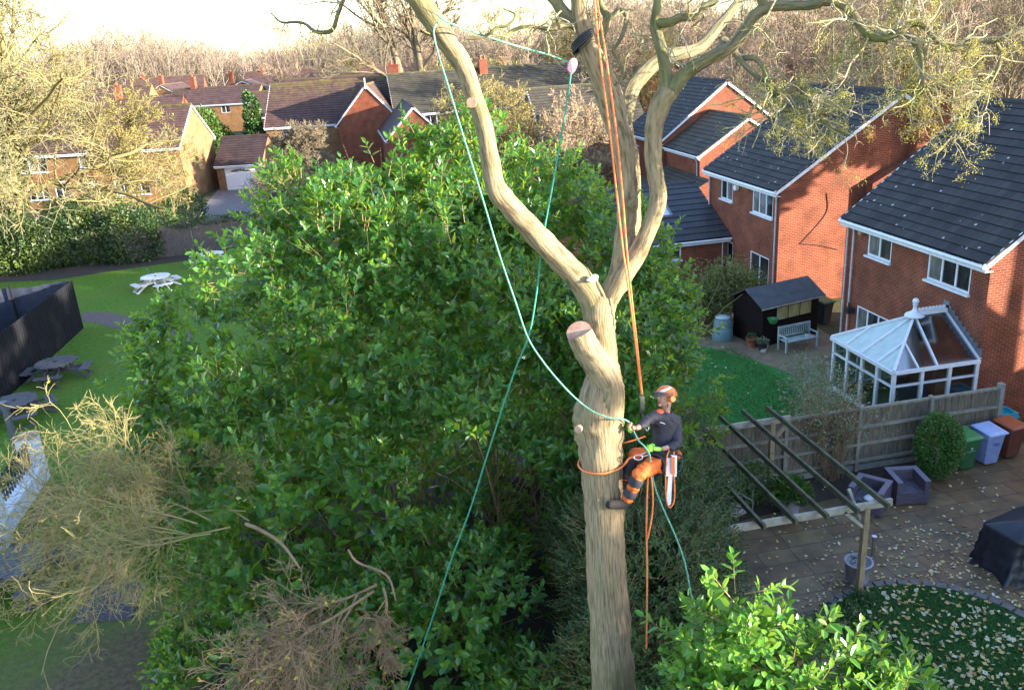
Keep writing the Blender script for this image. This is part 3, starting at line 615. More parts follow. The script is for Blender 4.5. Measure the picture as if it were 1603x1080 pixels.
# turf blades over the round lawn and the nearer garden lawn
mb = MB()
def blades(n, fn, z, h, r):
    pts = np.array([fn(r) for _ in range(n)]); P = np.c_[pts, np.full(n, z)]; A = r.normal(size=(n, 3)) * .5; A[:, 2] = 1; A = nrm(A); S_ = nrm(r.normal(size=(n, 3)) * [1, 1, 0]); hh = (h * r.uniform(.5, 1.3, n))[:, None]
    v = np.stack([P - S_ * hh * .16, P + S_ * hh * .16, P + A * hh], 1).reshape(-1, 3); mb.add(v, np.arange(n * 3).reshape(-1, 3), np.zeros((n * 3, 2)))
blades(14000, f_lawn, .03, .07, rng)
blades(16000, lambda r: (r.uniform(8.8, 14.4), r.uniform(20.4, 29.5)), .012, .08, rng)
solo('lawn_grass', mb, leafmat('grass_blade', [(0.015, 0.06, 0.012), (0.03, 0.12, 0.02), (0.05, 0.17, 0.03)], .6, .2, patch=.1), 'short green grass blades on the two right hand garden lawns', 'grass', kind='stuff')

# ================================================================ HOUSES ON THE RIGHT
CU, PA = MAT['curtain'], MAT['pane']
h1 = house('brick_house', 'nearest red brick house with dark lichen-spotted tiles behind the glass conservatory', 'house', 17.9, 27.7, 20.6, 27.75, 5.35, 8.95, 'y', rx=22.8,
    holesW=[(4.45, 6.4, 4.02, 5.14, 3, dict(paneM=[CU, PA, PA])), (1.2, 2.55, 4.08, 5.16, 2, dict(paneM=[CU, PA])), (.85, 2.8, .95, 2.1, 3, dict(paneM=[CU, PA, PA]))],
    pipes=[(17.8, 27.3, 5.2), (17.8, 27.68, 5.2)])
b_ = MB(); b_.box((17.72, 26.75, 4.75), (17.88, 26.95, 5.1)); part('vent_box', b_, MAT['coping'], h1)
b_ = MB(); b_.box((17.6, 27.0, 1.75), (17.88, 27.25, 1.95)); b_.cyl((17.7, 27.12, 1.95), (17.7, 27.12, 2.15), .03); part('wall_lamp', b_, MAT['black'], h1)
h2 = house('brick_house', 'middle red brick house with a brick chimney, garden shed below its gable', 'house', 18.4, 29.4, 33.85, 41.2, 5.35, 8.9, 'y', rx=23.9,
    holesW=[(4.8, 6.75, 3.85, 5.02, 3, dict(paneM=[CU, CU, PA])), (1.4, 2.7, 3.95, 5.02, 2, dict(paneM=[PA, CU])), (1.0, 2.9, .9, 1.95, 3, {}), (4.75, 6.6, .05, 2.0, 2, dict(door=True, sill=False))],
    pipes=[(18.3, 34.0, 5.2), (18.3, 41.0, 5.2)])
chimney(h2, 24.45, 25.95, 33.35, 34.3, 5.6, 9.3, pots=2)
c_ = MB(); c_.box((22.5, 33.38, 0), (26.2, 33.84, 5.2)); c_.add([(22.5, 33.38, 5.2), (26.2, 33.38, 5.2), (26.1, 33.38, 6.2), (24.55, 33.38, 6.2), (22.5, 33.84, 5.2), (26.2, 33.84, 5.2), (26.1, 33.84, 6.2), (24.55, 33.84, 6.2)], [(0, 1, 2, 3), (4, 7, 6, 5), (0, 3, 7, 4), (1, 5, 6, 2)]); part('chimney_breast', c_, MAT['brick'], h2)
c_ = MB(); c_.cyl((25.5, 33.8, 9.3), (25.5, 33.8, 11.6), .02); c_.bar((25.0, 33.8, 11.5), (26.0, 33.8, 11.5), .02, .02)
for k in range(6): c_.bar((25.05 + k * .18, 33.6, 11.5), (25.05 + k * .18, 34.0, 11.5), .012, .012)
part('aerial', c_, MAT['alu'], h2)
c_ = MB(); c_.cyl((18.36, 37.9, 4.75), (18.2, 37.9, 4.75), .16, .14, 16); part('security_light', c_, MAT['white_plastic'], h2)
pth = MB(); tubes(pth, spline([(20.6, 33.83, 4.9), (20.62, 33.83, 4.0), (19.6, 33.83, 2.9), (19.5, 33.83, 2.75), (20.3, 33.83, 2.6), (21.3, 33.83, 2.3)], 5)[None], np.full((1, 26), .014), 5); part('cable', pth, MAT['black'], h2)
# rear single-storey extension of the middle house
ext = house('house_extension', 'single-storey brick extension with new grey tiled roof and skylight left of middle house', 'extension', 11.5, 18.3, 38.7, 47.2, 2.35, 4.25, 'x', tile='tile_new', barge=False,
    holesS=[(3.25, 4.35, 1.3, 2.0, 1, {})], pipes=[(18.0, 38.62, 2.3)], gauge=.5, vov=.05)
def on_ext(x, t): return Vector((x, 38.7 + 4.25 * t, 2.35 + 1.9 * t + .13))
sk = MB(); a_, b2 = .38, .66
for p, q in (((15.2, a_), (16.0, a_)), ((16.0, a_), (16.0, b2)), ((16.0, b2), (15.2, b2)), ((15.2, b2), (15.2, a_))): sk.bar(on_ext(*p), on_ext(*q), .1, .1)
s_ = part('skylight', sk, MAT['lead'], ext); g_ = MB(); g_.quad(on_ext(15.2, a_), on_ext(16, a_), on_ext(16, b2), on_ext(15.2, b2)); part('pane', g_, glassy('skylight_glass', (.5, .53, .62), (.62, .65, .72), .1), s_)
# third house: big gable, porch wing
h3 = house('brick_house', 'farther red brick house with a wide white-edged gable beyond the middle house', 'house', 21.2, 30.2, 55.1, 62.2, 5.25, 8.6, 'y', rx=25.7, far=True,
    holesW=[(5.0, 6.3, 3.0, 4.35, 2, {}), (1.2, 2.4, 3.0, 4.3, 2, {})], pipes=[(21.1, 55.3, 5.1)])
w3 = house('brick_wing', 'lower brick wing with mossy dark roof in front of the wide farther gable', 'house wing', 21.4, 27.6, 49.4, 54.9, 4.75, 6.75, 'y', rx=24.5, tile='tile_moss', far=True, pipes=[(21.3, 49.6, 4.6)], ov=.15)
lt = MB(); slope(lt, (18.4, 47.6, 2.1), (18.4, 54.8, 2.1), (21.35, 54.8, 3.5), (21.35, 47.6, 3.5)); lean = thing('lean_to', (19.8, 51, 0), 'low grey lean-to roof against the brick wing beyond the extension', 'lean-to')
part('roof', lt, MAT['tile_moss'], lean); lw = MB(); lw.box((18.7, 47.9, 0), (21.35, 54.7, 2.1)); part('wall', lw, MAT['brick'], lean)
h4 = house('brick_house', 'small red brick house with one white window seen just left of the ropes', 'house', 15.4, 24.0, 66.0, 74.0, 5.3, 8.2, 'x', tile='tile_moss', far=True, holesS=[(3.1, 4.2, 3.6, 4.9, 2, {})])
po = MB(); slope(po, (18.0, 64.6, 2.3), (21.4, 64.6, 2.3), (21.0, 66, 3.4), (18.4, 66, 3.4)); part('porch_roof', po, MAT['tile_moss'], h4)
h5 = house('brick_house', 'long brown-roofed house with small white window and brick chimney left of pulley', 'house', 6.0, 30.0, 92, 103, 5.6, 9.3, 'x', tile='tile_moss', far=True, holesS=[(9.6, 11.4, 3.6, 5.2, 2, {}), (3, 5, 3.7, 5.2, 3, {})])
chimney(h5, 16, 16.9, 96.5, 97.4, 8.6, 10.1, pots=2)
g5 = house('gabled_wing', 'little brick gable with white bargeboards poking above the laurel behind the trunk', 'house wing', 4.4, 9.4, 80, 91.5, 4.4, 6.9, 'y', tile='tile_brown', far=True)
# houses beside and behind the camera side, same terrace row (their roofs shade the gardens)
n1 = house('brick_house', 'neighbouring red brick house whose patio has the bins and covered barbecue', 'house', 19.2, 29, 4.2, 14.7, 5.35, 9.1, 'y', far=True, holesW=[(2, 4, .9, 2.0, 2, {}), (6, 8, 3.9, 5.0, 3, {})])

n2 = house('brick_house', 'red brick house next along the terrace, nearer the camera side', 'house', 19.2, 29, -8.0, 3.0, 5.35, 9.1, 'y', far=True, holesW=[(2, 4, .9, 2.0, 2, {}), (6, 8, 3.9, 5.0, 3, {})])

# ================================================================ HOUSES ON THE LEFT
R13 = math.radians(-13)
def left_house(name, label, cat, p, W_, Dp, eave, ridge, **kw):     # front wall's left end at p, local x along the front
    return house(name, label, cat, 0, W_, 0, Dp, eave, ridge, 'x', loc=(p[0], p[1], 0), rz=kw.pop('rz', R13), **kw)
MS = dict(paneM=[CU, PA])
la = left_house('brick_house', 'sunlit orange brick house behind the ivied bare tree, upper left', 'house', (-34.6, 87.1), 21.0, 8.5, 5.0, 8.2, wall='brick_old', tile='tile_red',
    holesS=[(5.2, 8.6, 3.3, 4.6, 4, MS), (11.6, 13.0, 3.4, 4.6, 2, MS), (15.3, 17.3, 3.4, 4.6, 3, MS), (6.3, 8.2, .8, 2.3, 3, {}), (8.8, 10.1, .6, 2.4, 2, {}), (11.9, 13.0, .1, 2.2, 2, dict(door=True, sill=False)), (14.4, 17.6, .8, 2.3, 4, MS)])
ga = left_house('garage', 'small detached garage with dark tiled roof and white up-and-over door', 'garage', (-11.9, 86.9), 4.4, 6.4, 2.55, 4.7, wall='brick_old', tile='tile_brown', barge=False, holesS=[(.75, 3.85, .02, 2.2, 1, dict(door=True, sill=False, paneM=[MAT['white_plastic']]))])
fan = MB()
for k in range(7):
    a0 = PI * k / 7 + .06; a1 = PI * (k + 1) / 7 - .06
    fan.add([(2.3 + 1.0 * math.cos(t) * r, -.01, 1.72 + .26 * math.sin(t) * r) for r, t in ((.25, a0), (1, a0), (1, a1), (.25, a1))], [(0, 1, 2, 3)])
part('fanlight', fan, MAT['pane'], ga)
lb = left_house('brick_house', 'brown-roofed brick house with white-edged pointed gable above the laurel', 'house', (-7.6, 97.5), 14.5, 9.0, 5.0, 9.0, wall='brick_old', tile='tile_red', rz=math.radians(-12), holesS=[(1.8, 3.8, 3.3, 4.7, 2, {})], vov=.1)
gb = house('gabled_wing', 'pointed red brick gable with scalloped white bargeboards facing the laurel', 'house wing', 0, 6.6, 0, 5.5, 5.0, 8.6, 'y', loc=(.1, 93.6, 0), rz=math.radians(-12), tile='tile_red')
fin = MB(); fin.bar((3.3, -.16, 8.2), (3.3, -.16, 9.3), .1, .1); part('finial', fin, MAT['upvc'], gb)
c_ = chimney(lb, 13.4, 14.5, 3.2, 4.6, 7.6, 10.2, pots=2)
lc = house('brick_house', 'narrow brick gable end house between the conifers behind the garage', 'house', 0, 12, 0, 7, 4.8, 7.6, 'x', loc=(-11.2, 119, 0), rz=math.radians(-12), tile='tile_red', wall='brick', holesS=[(4.1, 5.0, 3.0, 4.4, 1, {})], far=True)
# the roofscape beyond
far_specs = [(-20, 165, 16, 9, 'x', 'tile_red'), (0, 160, 18, 9, 'x', 'tile_red'), (-42, 178, 18, 9, 'x', 'tile_red'), (-18, 200, 12, 10, 'y', 'tile_red'), (-2, 196, 15, 9, 'x', 'tile_brown'),
  (14, 205, 18, 9, 'x', 'tile_red'), (-36, 215, 9, 12, 'y', 'tile_red'), (-58, 205, 14, 9, 'x', 'tile_brown'), (-12, 240, 20, 9, 'x', 'tile_red'), (10, 246, 9, 12, 'y', 'tile_red'), (30, 235, 18, 9, 'x', 'tile_brown'),
  (-44, 255, 20, 9, 'x', 'tile_red'), (-74, 250, 18, 9, 'x', 'tile_red'), (12, 140, 16, 9, 'x', 'tile_moss'), (34, 150, 18, 9, 'x', 'tile_moss'), (-28, 140, 12, 9, 'x', 'tile_red'), (26, 122, 14, 9, 'x', 'tile_moss'), (46, 118, 9, 11, 'y', 'tile_moss')]
LBL = ['wide brown-roofed house just beyond the brown-roofed gabled house', 'long brown roof right of the golden conifer', 'distant brown-roofed house above the bare ivied tree', 'distant gable-fronted house left of the garden conifers', 'dark-roofed distant house below the horizon trees',
  'brown-roofed distant house right of the tall bare tree', 'narrow distant gable house among brown roofs', 'farthest left dark-roofed house behind tree branches', 'long low brown roof in the back row', 'distant gable end house beyond the tall bare tree', 'distant dark-roofed house behind the golden shrubs',
  'back-row brown-roofed house under the pale wood', 'leftmost back-row brown roof below the horizon', 'mossy-roofed house behind the golden bush', 'mossy-roofed house in front of the bare wood', 'brown-roofed house left of the conifers', 'mossy grey roof glimpsed behind the upper trunk', 'mossy gable behind the right-hand limbs']
for i, ((x, y, w, d, ax_, tl), lab) in enumerate(zip(far_specs, LBL)):
    fh = house('brick_house', lab, 'house', -w / 2, w / 2, -d / 2, d / 2, 4.8, 7.4 + (i % 3) * .5, ax_, loc=(x, y, 0), rz=math.radians(-8 + (i * 37) % 17 - 8), tile=tl, far=True, gauge=.6,
        holesS=[(w * .2, w * .2 + 1.6, 3.2, 4.4, 2, dict(sill=False)), (w * .62, w * .62 + 1.6, 3.2, 4.4, 2, dict(sill=False))], group='houses of the estate beyond the gardens', wall='brick' if i % 2 else 'brick_old')
    if i % 3 != 1: chimney(fh, -w * .3, -w * .3 + .9, -.4, .5, 6.6, 9.2)

# ================================================================ THE CLIMBED TREE
TR = np.random.default_rng(11)
tree = thing('tall_tree', D(950, 1300, 12), 'big pruned bare tree with sawn stub that the climber is roped to', 'tree')
BASE[tree.name] = tuple(tree.location)
tm = MB()
# trunk from the ground up through the burr to the fork
lowpt = D(962, 1085, 10.1); gp = Vector((lowpt.x + .12, lowpt.y - .15, 0))
def trunk_path(rows, S, m, rip, extra=None):
    w = [list(D(x, y, d)) + [wd * d / FPX / 2] for x, y, wd, d in rows]
    if extra: w = extra + w
    w = spline(w, m); tubes(tm, w[None, :, :3], w[None, :, 3], S, 1.0, rip, TR)
trunk_path([(962, 1085, 68, 10.1), (955, 980, 64, 10.1), (949, 880, 61, 10.1), (946, 800, 62, 10.1), (943, 740, 64, 10.1), (939, 690, 72, 10.1), (936, 655, 80, 10.1), (941, 622, 68, 10.1), (945, 590, 56, 10.15), (944, 560, 46, 10.2), (941, 520, 44, 10.2), (938, 490, 48, 10.2), (941, 466, 44, 10.2)], 30, 7, .035,
           [[gp.x, gp.y, -.1, .55], [gp.x - .02, gp.y + .02, .5, .4], [gp.x - .05, gp.y + .05, 2.2, .31]])
trunk_path([(953, 648, 44, 9.98), (958, 615, 40, 9.95), (948, 590, 44, 9.95), (932, 565, 45, 9.95), (918, 545, 43, 9.93), (907, 523, 42, 9.9)], 26, 7, .03)
trunk_path([(962, 640, 20, 10.0), (963, 615, 30, 10.0), (958, 590, 26, 10.0), (952, 560, 18, 10.1)], 18, 6, .05)
trunk_path([(944, 690, 24, 9.95), (920, 668, 30, 9.98), (909, 655, 26, 9.98), (908, 645, 14, 10.0)], 18, 6, .05)   # burr
trunk_path([(938, 515, 40, 10.2), (928, 468, 44, 10.2), (905, 435, 40, 10.15), (875, 405, 37, 10.1), (840, 368, 36, 10.0), (803, 328, 34, 9.9), (778, 297, 33, 9.8), (768, 255, 29, 9.75), (757, 195, 27, 9.7), (742, 150, 27, 9.65), (724, 102, 30, 9.6), (698, 62, 33, 9.5), (668, 18, 35, 9.4), (645, -20, 37, 9.3), (620, -70, 38, 9.2)], 20, 6, .03)
RL = [(940, 520, 34, 10.25), (950, 468, 36, 10.25), (968, 440, 36, 10.25), (977, 400, 37, 10.25), (984, 350, 38, 10.3), (985, 300, 36, 10.3), (981, 250, 38, 10.3), (968, 195, 42, 10.3), (952, 145, 42, 10.25), (936, 105, 38, 10.2), (918, 62, 34, 10.2), (908, 25, 26, 10.15), (905, -10, 24, 10.1), (900, -60, 22, 10)]
trunk_path(RL, 22, 6, .03)
trunk_path([(955, 470, 26, 10.2), (972, 436, 32, 10.15), (996, 400, 30, 10.1), (1017, 355, 26, 10.0), (1030, 315, 27, 10.0), (1027, 280, 26, 10.0), (1022, 240, 27, 10.0), (1024, 200, 29, 9.95), (1034, 165, 32, 9.9), (1046, 145, 32, 9.9)], 18, 6, .03)
part('trunk', tm, MAT['bark'], tree, True)
for (x, y, d, w, nx) in ((907, 521, 9.9, 21, (-.35, -.55, .75)), (738, 161, 9.5, 8, (-.3, -.9, .1)), (905, 672, 9.72, 6, (-.5, -.8, .1)), (1026, 283, 9.86, 0, (1, 0, 0))):
    if not w: continue
    c = D(x, y, d); r = w * d / FPX; n = Vector(nx).normalized(); m_ = MB(); m_.cyl(c - n * .05, c + n * .012, r * .97, n=24)
    part('cut_face', m_, MAT['cutwood'], tree)
bm_ = MB()
limbs = [
 [(975, 205, 26, 10.3), (985, 150, 26, 10.3), (1003, 122, 24, 10.4), (1022, 103, 23, 10.5), (1048, 88, 22, 10.6), (1078, 82, 19, 10.7), (1100, 72, 18, 10.8), (1120, 48, 16, 10.9), (1145, 18, 14, 11), (1162, -8, 13, 11.1), (1180, -50, 10, 11.2)],
 [(1044, 155, 24, 9.9), (1042, 115, 20, 9.9), (1036, 80, 18, 9.9), (1026, 42, 17, 9.9), (1028, 15, 14, 9.8), (1031, -15, 13, 9.8), (1036, -60, 11, 9.8)],
 [(1026, 36, 14, 9.88), (1046, 36, 14, 9.8), (1066, 28, 13, 9.75), (1086, 26, 13, 9.7), (1101, 12, 12, 9.7), (1122, 0, 11, 9.7), (1150, -30, 9, 9.7)],
 [(1048, 150, 26, 9.9), (1064, 126, 24, 9.85), (1086, 105, 22, 9.75), (1118, 88, 20, 9.65), (1146, 73, 20, 9.55), (1164, 50, 18, 9.45), (1182, 24, 18, 9.35), (1206, 11, 17, 9.3), (1240, 9, 16, 9.2), (1272, 8, 15, 9.1), (1292, 1, 17, 9.05), (1318, 7, 15, 9.0), (1334, 22, 14, 8.95), (1349, 44, 13, 8.9), (1364, 58, 14, 8.9), (1386, 60, 12, 8.85), (1410, 50, 11, 8.8), (1430, 37, 11, 8.8), (1446, 41, 10, 8.75), (1460, 57, 9, 8.7), (1476, 70, 9, 8.7), (1502, 76, 8, 8.7), (1522, 62, 7, 8.7), (1548, 67, 6, 8.7), (1578, 58, 5, 8.6), (1640, 30, 4, 8.6)],
 [(1200, 12, 15, 9.3), (1190, -5, 13, 9.3), (1195, -50, 10, 9.3)],
 [(1292, 3, 13, 9.05), (1310, -20, 11, 9.0), (1335, -60, 9, 8.9)],
 [(1413, 50, 8, 8.8), (1430, 66, 8, 8.8), (1441, 86, 8, 8.75), (1443, 112, 7, 8.7), (1447, 132, 6, 8.7), (1458, 155, 5, 8.7), (1470, 178, 4, 8.7), (1479, 205, 3, 8.7)],
 [(1128, 82, 12, 9.6), (1132, 62, 10, 9.65), (1148, 80, 10, 9.6), (1160, 90, 9, 9.6), (1182, 92, 9, 9.5), (1196, 108, 8, 9.45), (1200, 126, 9, 9.4), (1218, 145, 9, 9.3), (1236, 143, 9, 9.3), (1253, 135, 9, 9.3), (1262, 144, 8, 9.25), (1268, 157, 8, 9.2), (1280, 174, 7, 9.15), (1288, 190, 6, 9.1), (1306, 202, 5, 9.1), (1330, 212, 4, 9.0)],
 [(1150, 84, 10, 9.6), (1166, 102, 9, 9.55), (1186, 122, 9, 9.5), (1200, 134, 9, 9.45), (1210, 150, 9, 9.4), (1222, 168, 9, 9.35), (1246, 173, 8, 9.3), (1272, 171, 7, 9.3), (1296, 182, 5, 9.2)],
 [(912, 45, 24, 10.2), (890, 28, 20, 10.2), (872, 5, 19, 10.2), (858, -15, 19, 10.2), (840, -60, 16, 10.1)],
 [(906, 42, 9, 10.15), (882, 40, 7, 10.1), (864, 46, 6.5, 10.0), (842, 43, 6.5, 10.0), (822, 42, 6, 9.9), (803, 48, 6, 9.9), (787, 60, 6, 9.8), (770, 62, 5, 9.8)],
 [(925, 75, 14, 10.2), (943, 50, 12, 10.2), (950, 28, 12, 10.2), (940, 8, 11, 10.2), (936, -20, 10, 10.2), (934, -50, 8, 10.2)],
 [(935, 80, 14, 10.15), (950, 35, 13, 10.1), (962, 24, 9, 10.1), (970, 14, 8, 10.1), (980, 24, 7, 10.1), (978, 45, 7, 10.1), (969, 66, 6, 10.1), (960, 80, 5.5, 10.1), (968, 95, 5, 10.1), (975, 112, 5, 10.1), (972, 126, 4, 10.1), (962, 134, 3, 10.1)],
 [(730, 60, 7, 9.45), (746, 60, 5, 9.45), (760, 57, 5, 9.45), (770, 50, 5, 9.4), (780, 43, 4.5, 9.4), (795, 40, 4, 9.4), (807, 24, 3.5, 9.4), (788, 14, 3, 9.4)],
 [(680, 56, 7, 9.45), (671, 54, 5.5, 9.4), (659, 49, 4.5, 9.3)],
 [(1560, 64, 6, 8.7), (1566, 95, 6, 8.7), (1550, 130, 5, 8.7), (1520, 160, 5, 8.7), (1500, 190, 4, 8.7), (1492, 225, 3, 8.7)],
 [(622, -60, 24, 9.25), (585, -45, 12, 9.4), (545, -12, 8, 9.6), (530, 20, 7, 9.7), (519, 48, 7, 9.8), (494, 50, 6, 9.9), (478, 38, 5, 10), (462, 35, 4.5, 10), (440, 35, 3.5, 10.1), (424, 20, 2.5, 10.2)],
 [(985, 322, 14, 10.1), (1000, 300, 3, 10), (1002, 298, 3, 10)],
]
ends = []
for L_ in limbs:
    P, R = limb(bm_, L_, 10, 5, .04, TR); ends.append((P, R))
part('limb', bm_, MAT['bark_moss'], tree, True)
# bare twigs off the outer limbs: droop and curl
tw = MB(); tips = []; tipsy = []
for i, dens in ((0, 4), (1, 3), (2, 4), (3, 54), (4, 6), (5, 8), (6, 22), (7, 34), (8, 26), (9, 4), (10, 10), (11, 3), (12, 3), (13, 12), (15, 26), (16, 16)):
    P, R = ends[i]; dark = i in (10, 13, 16)
    P = P[None]; R = R[None]; t0 = .45 if i in (0, 3) else (.35 if i in (7, 8) else .15)
    P1, R1 = kids(TR, P, R, dens, 1, .4, 1.0, 9, .24, -.03 if dark else -.07, t0, .4, .2, lens=.5 if dark else .8, minr=.004)
    P2, R2 = kids(TR, P1, R1, 3, .6, .6, .9, 7, .3, -.06, .2, .4, .3, minr=.003)
    P3, R3 = kids(TR, P2, R2, 3 if not dark else 2, .6, .7, .8, 6, .34, -.03, .25, .5, .3, minr=.0021)
    for a_, b2, s_ in ((P1, R1, 5), (P2, R2, 4), (P3, R3, 3)): tubes(tw, a_, np.minimum(b2, .009), s_)
    if i in (3, 6, 7, 8, 15): tips.append(P3.reshape(-1, 3)); tipsy.append(P2.reshape(-1, 3))
part('twigs', tw, MAT['twig'], tree)
tp = np.concatenate(tips); sel = np.repeat(TR.choice(len(tp), 1000), 14); lc_ = MB(); chips(lc_, tp[sel] + TR.normal(0, .028, (len(sel), 3)), .015, TR); part('lichen', lc_, MAT['lichen'], tree)

# ================================================================ LAUREL AND SHRUBS
def shrub(name, label, blobs, n, m, L, leafL, mat, cat='shrub', lo=.72, seed=1, stems=True, w=.42, upm=.35, root=None, deep=0, sub=None, extra=None, lump=.13, stemmat='twig_brown', freq=.9, group=None, upbias=.25, bough=None, hollow=None):
    r = np.random.default_rng(seed); bc = np.array([b[0] for b in blobs]); base = (bc[:, 0].mean(), bc[:, 1].mean(), 0) if root is None else root
    t = thing(name, base, label, cat, group)
    P, Nn, s = blob_points(r, blobs, n, lo, 1.03, lump, freq); A = nrm(Nn + r.normal(0, .45, P.shape) + np.array([0, 0, upbias])); lf = MB(); st = MB()
    if bough is not None:
        eP, eA = boughs(r, blobs, bough[0], bough[1], bough[2], lump, freq); k_ = eP[:, 2] > .1; P = np.concatenate([P, eP[k_]]); A = np.concatenate([A, eA[k_]])
    if extra is not None:
        eP, eA = extra(r); P = np.concatenate([P, eP]); A = np.concatenate([A, eA])
    def open_(Q):
        if hollow is None: return np.ones(len(Q), bool)
        a0, b0, rad = np.array(hollow[0]), np.array(hollow[1]), hollow[2]; ab = b0 - a0; t_ = np.clip(((Q - a0) @ ab) / (ab @ ab), 0, 1)[:, None]; return np.linalg.norm(Q - a0 - ab * t_, axis=1) > rad * (1 + .25 * np.sin(Q[:, 0] * 3 + Q[:, 2] * 2))
    ok_ = open_(P); P = P[ok_]; A = A[ok_]
    sprigs(lf, r, P, A, L * r.uniform(.7, 1.3, len(P)), m, leafL, st if stems else None, w, upm)
    if deep:
        Pd, Nd, _ = blob_points(r, blobs, deep, .45, .75, lump, freq, keep=.9); Pd = Pd[open_(Pd)]; leaves(lf, Pd, r.normal(size=Pd.shape), nrm(r.normal(size=Pd.shape)), leafL * 1.6, .55)
    part('foliage', lf, mat, t)
    # inner stems from the ground to the blobs
    P0 = []; D0 = []; Ls = []
    for c, rr in blobs:
        for k in range(5):
            tgt = np.array(c) + r.normal(size=3) * np.array(rr) * .4; b0 = np.array([base[0] * .5 + c[0] * .5 + r.normal(0, .3), base[1] * .5 + c[1] * .5 + r.normal(0, .3), 0]); P0.append(b0); D0.append(tgt - b0); Ls.append(np.linalg.norm(tgt - b0) * .85)
    Pa, Ra = grow(r, np.array(P0), np.array(D0), np.array(Ls), np.full(len(P0), .06 if rr[2] > 2 else .02), 8, .1, 0)
    Pb, Rb = kids(r, Pa, Ra, 8, .5, .5, .7, 6, .15, .05, .3); tubes(st, Pa, Ra, 6); tubes(st, Pb, Rb, 4)
    part('stems', st, MAT[stemmat], t); return t
LB_ = [((1.1, 19.0, 4.4), (4.8, 4.2, 5.3)), ((4.4, 19.6, 3.9), (3.7, 3.8, 4.7)), ((-2.6, 18.6, 3.3), (3.2, 3.4, 4.1)), ((-1.6, 15.6, 3.0), (2.5, 2.2, 3.3)), ((.5, 13.2, 1.4), (2.1, 1.5, 2.0)), ((-2.8, 14.8, 1.2), (1.7, 1.9, 2.0)), ((2.1, 11.3, .5), (1.3, .9, 1.5)), ((5.1, 16.0, 3.8), (1.6, 1.6, 2.9)), ((-.2, 17, 6.0), (1.9, 1.7, 2.0)), ((2.6, 16.8, 6.4), (1.7, 1.5, 1.7)), ((5.4, 17.4, 5.2), (1.7, 1.6, 1.9)), ((-.6, 20, 8.0), (1.4, 1.5, 1.4)), ((2.0, 20, 9.1), (1.4, 1.4, 1.1)), ((4.4, 20.5, 8.5), (1.5, 1.5, 1.1)), ((-3.4, 17.0, 5.2), (1.4, 1.5, 1.6)), ((1.0, 18.2, 7.6), (2.6, 2.0, 2.0)), ((6.2, 19.2, 5.3), (1.8, 1.7, 2.0))]
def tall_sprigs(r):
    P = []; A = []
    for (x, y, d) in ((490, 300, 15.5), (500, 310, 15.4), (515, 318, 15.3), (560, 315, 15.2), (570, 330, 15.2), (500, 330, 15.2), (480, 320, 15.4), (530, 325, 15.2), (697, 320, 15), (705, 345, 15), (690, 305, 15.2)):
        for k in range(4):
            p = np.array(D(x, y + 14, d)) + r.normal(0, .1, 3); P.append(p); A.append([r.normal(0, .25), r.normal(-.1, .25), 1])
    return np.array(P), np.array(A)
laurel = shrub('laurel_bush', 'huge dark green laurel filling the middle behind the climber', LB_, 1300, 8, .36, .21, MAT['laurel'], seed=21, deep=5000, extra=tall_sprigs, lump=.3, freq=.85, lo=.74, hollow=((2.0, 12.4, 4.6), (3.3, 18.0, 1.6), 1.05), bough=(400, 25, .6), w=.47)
fine = shrub('evergreen_shrub', 'fine-leaved dark evergreen between trunk and wooden pergola', [((5.2, 14.9, 1.7), (1.9, 2.0, 2.5)), ((4.6, 12.6, 1.7), (1.7, 1.6, 2.6)), ((6.2, 16.4, 1.7), (1.6, 1.8, 2.3)), ((3.6, 11.2, 1.2), (1.2, 1.0, 1.9))], 5000, 9, .28, .09, MAT['darkleaf'], seed=22, deep=9000, lump=.2, w=.36, bough=(230, 28, .4))
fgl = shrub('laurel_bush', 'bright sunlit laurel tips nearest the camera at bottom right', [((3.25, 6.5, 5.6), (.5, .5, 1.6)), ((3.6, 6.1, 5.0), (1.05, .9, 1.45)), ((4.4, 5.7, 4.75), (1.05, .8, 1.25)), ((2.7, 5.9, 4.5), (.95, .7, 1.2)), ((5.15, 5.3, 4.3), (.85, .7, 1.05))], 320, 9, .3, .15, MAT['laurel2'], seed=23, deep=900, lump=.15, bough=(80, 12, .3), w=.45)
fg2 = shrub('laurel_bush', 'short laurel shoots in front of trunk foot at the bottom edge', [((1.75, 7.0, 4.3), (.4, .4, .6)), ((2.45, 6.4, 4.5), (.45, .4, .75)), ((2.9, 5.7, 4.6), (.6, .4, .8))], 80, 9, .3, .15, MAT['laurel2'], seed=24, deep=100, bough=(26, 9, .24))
# ---- bare brush
def brush(name, label, roots, dirs, lens, mat, seed, n=(14, 9, 7, 4), grav=-.04, r0=.03, cat='shrub', lf=None, lfn=0, base=None, smin=.0035):
    r = np.random.default_rng(seed); t = thing(name, base or (roots[0][0], roots[0][1], 0), label, cat); b = MB(); fine_ = MB()
    P, R = grow(r, np.array(roots, float), np.array(dirs, float), np.array(lens, float), np.full(len(roots), r0), 9, .13, grav); tubes(b, P, R, 7)
    P1, R1 = kids(r, P, R, n[0], .55, .55, .75, 8, .17, grav, .15, lens=None); tubes(b, P1, np.maximum(R1, smin * 1.6), 5)
    P2, R2 = kids(r, P1, R1, n[1], .5, .6, .7, 7, .2, grav, .15); tubes(fine_, P2, np.maximum(R2, smin), 4)
    P3, R3 = kids(r, P2, R2, n[2], .5, .6, .7, 6, .22, grav, .2); tubes(fine_, P3, np.maximum(R3, smin * .8), 3)
    part('branches', b, mat, t, True); part('twigs', fine_, mat, t)
    if lf is not None:
        q = P3.reshape(-1, 3); m_ = MB(); chips(m_, q[r.choice(len(q), lfn)], .07, r); part('leaves', m_, lf, t)
    return t
def PR(*q): return [list(D(*a)) for a in q]
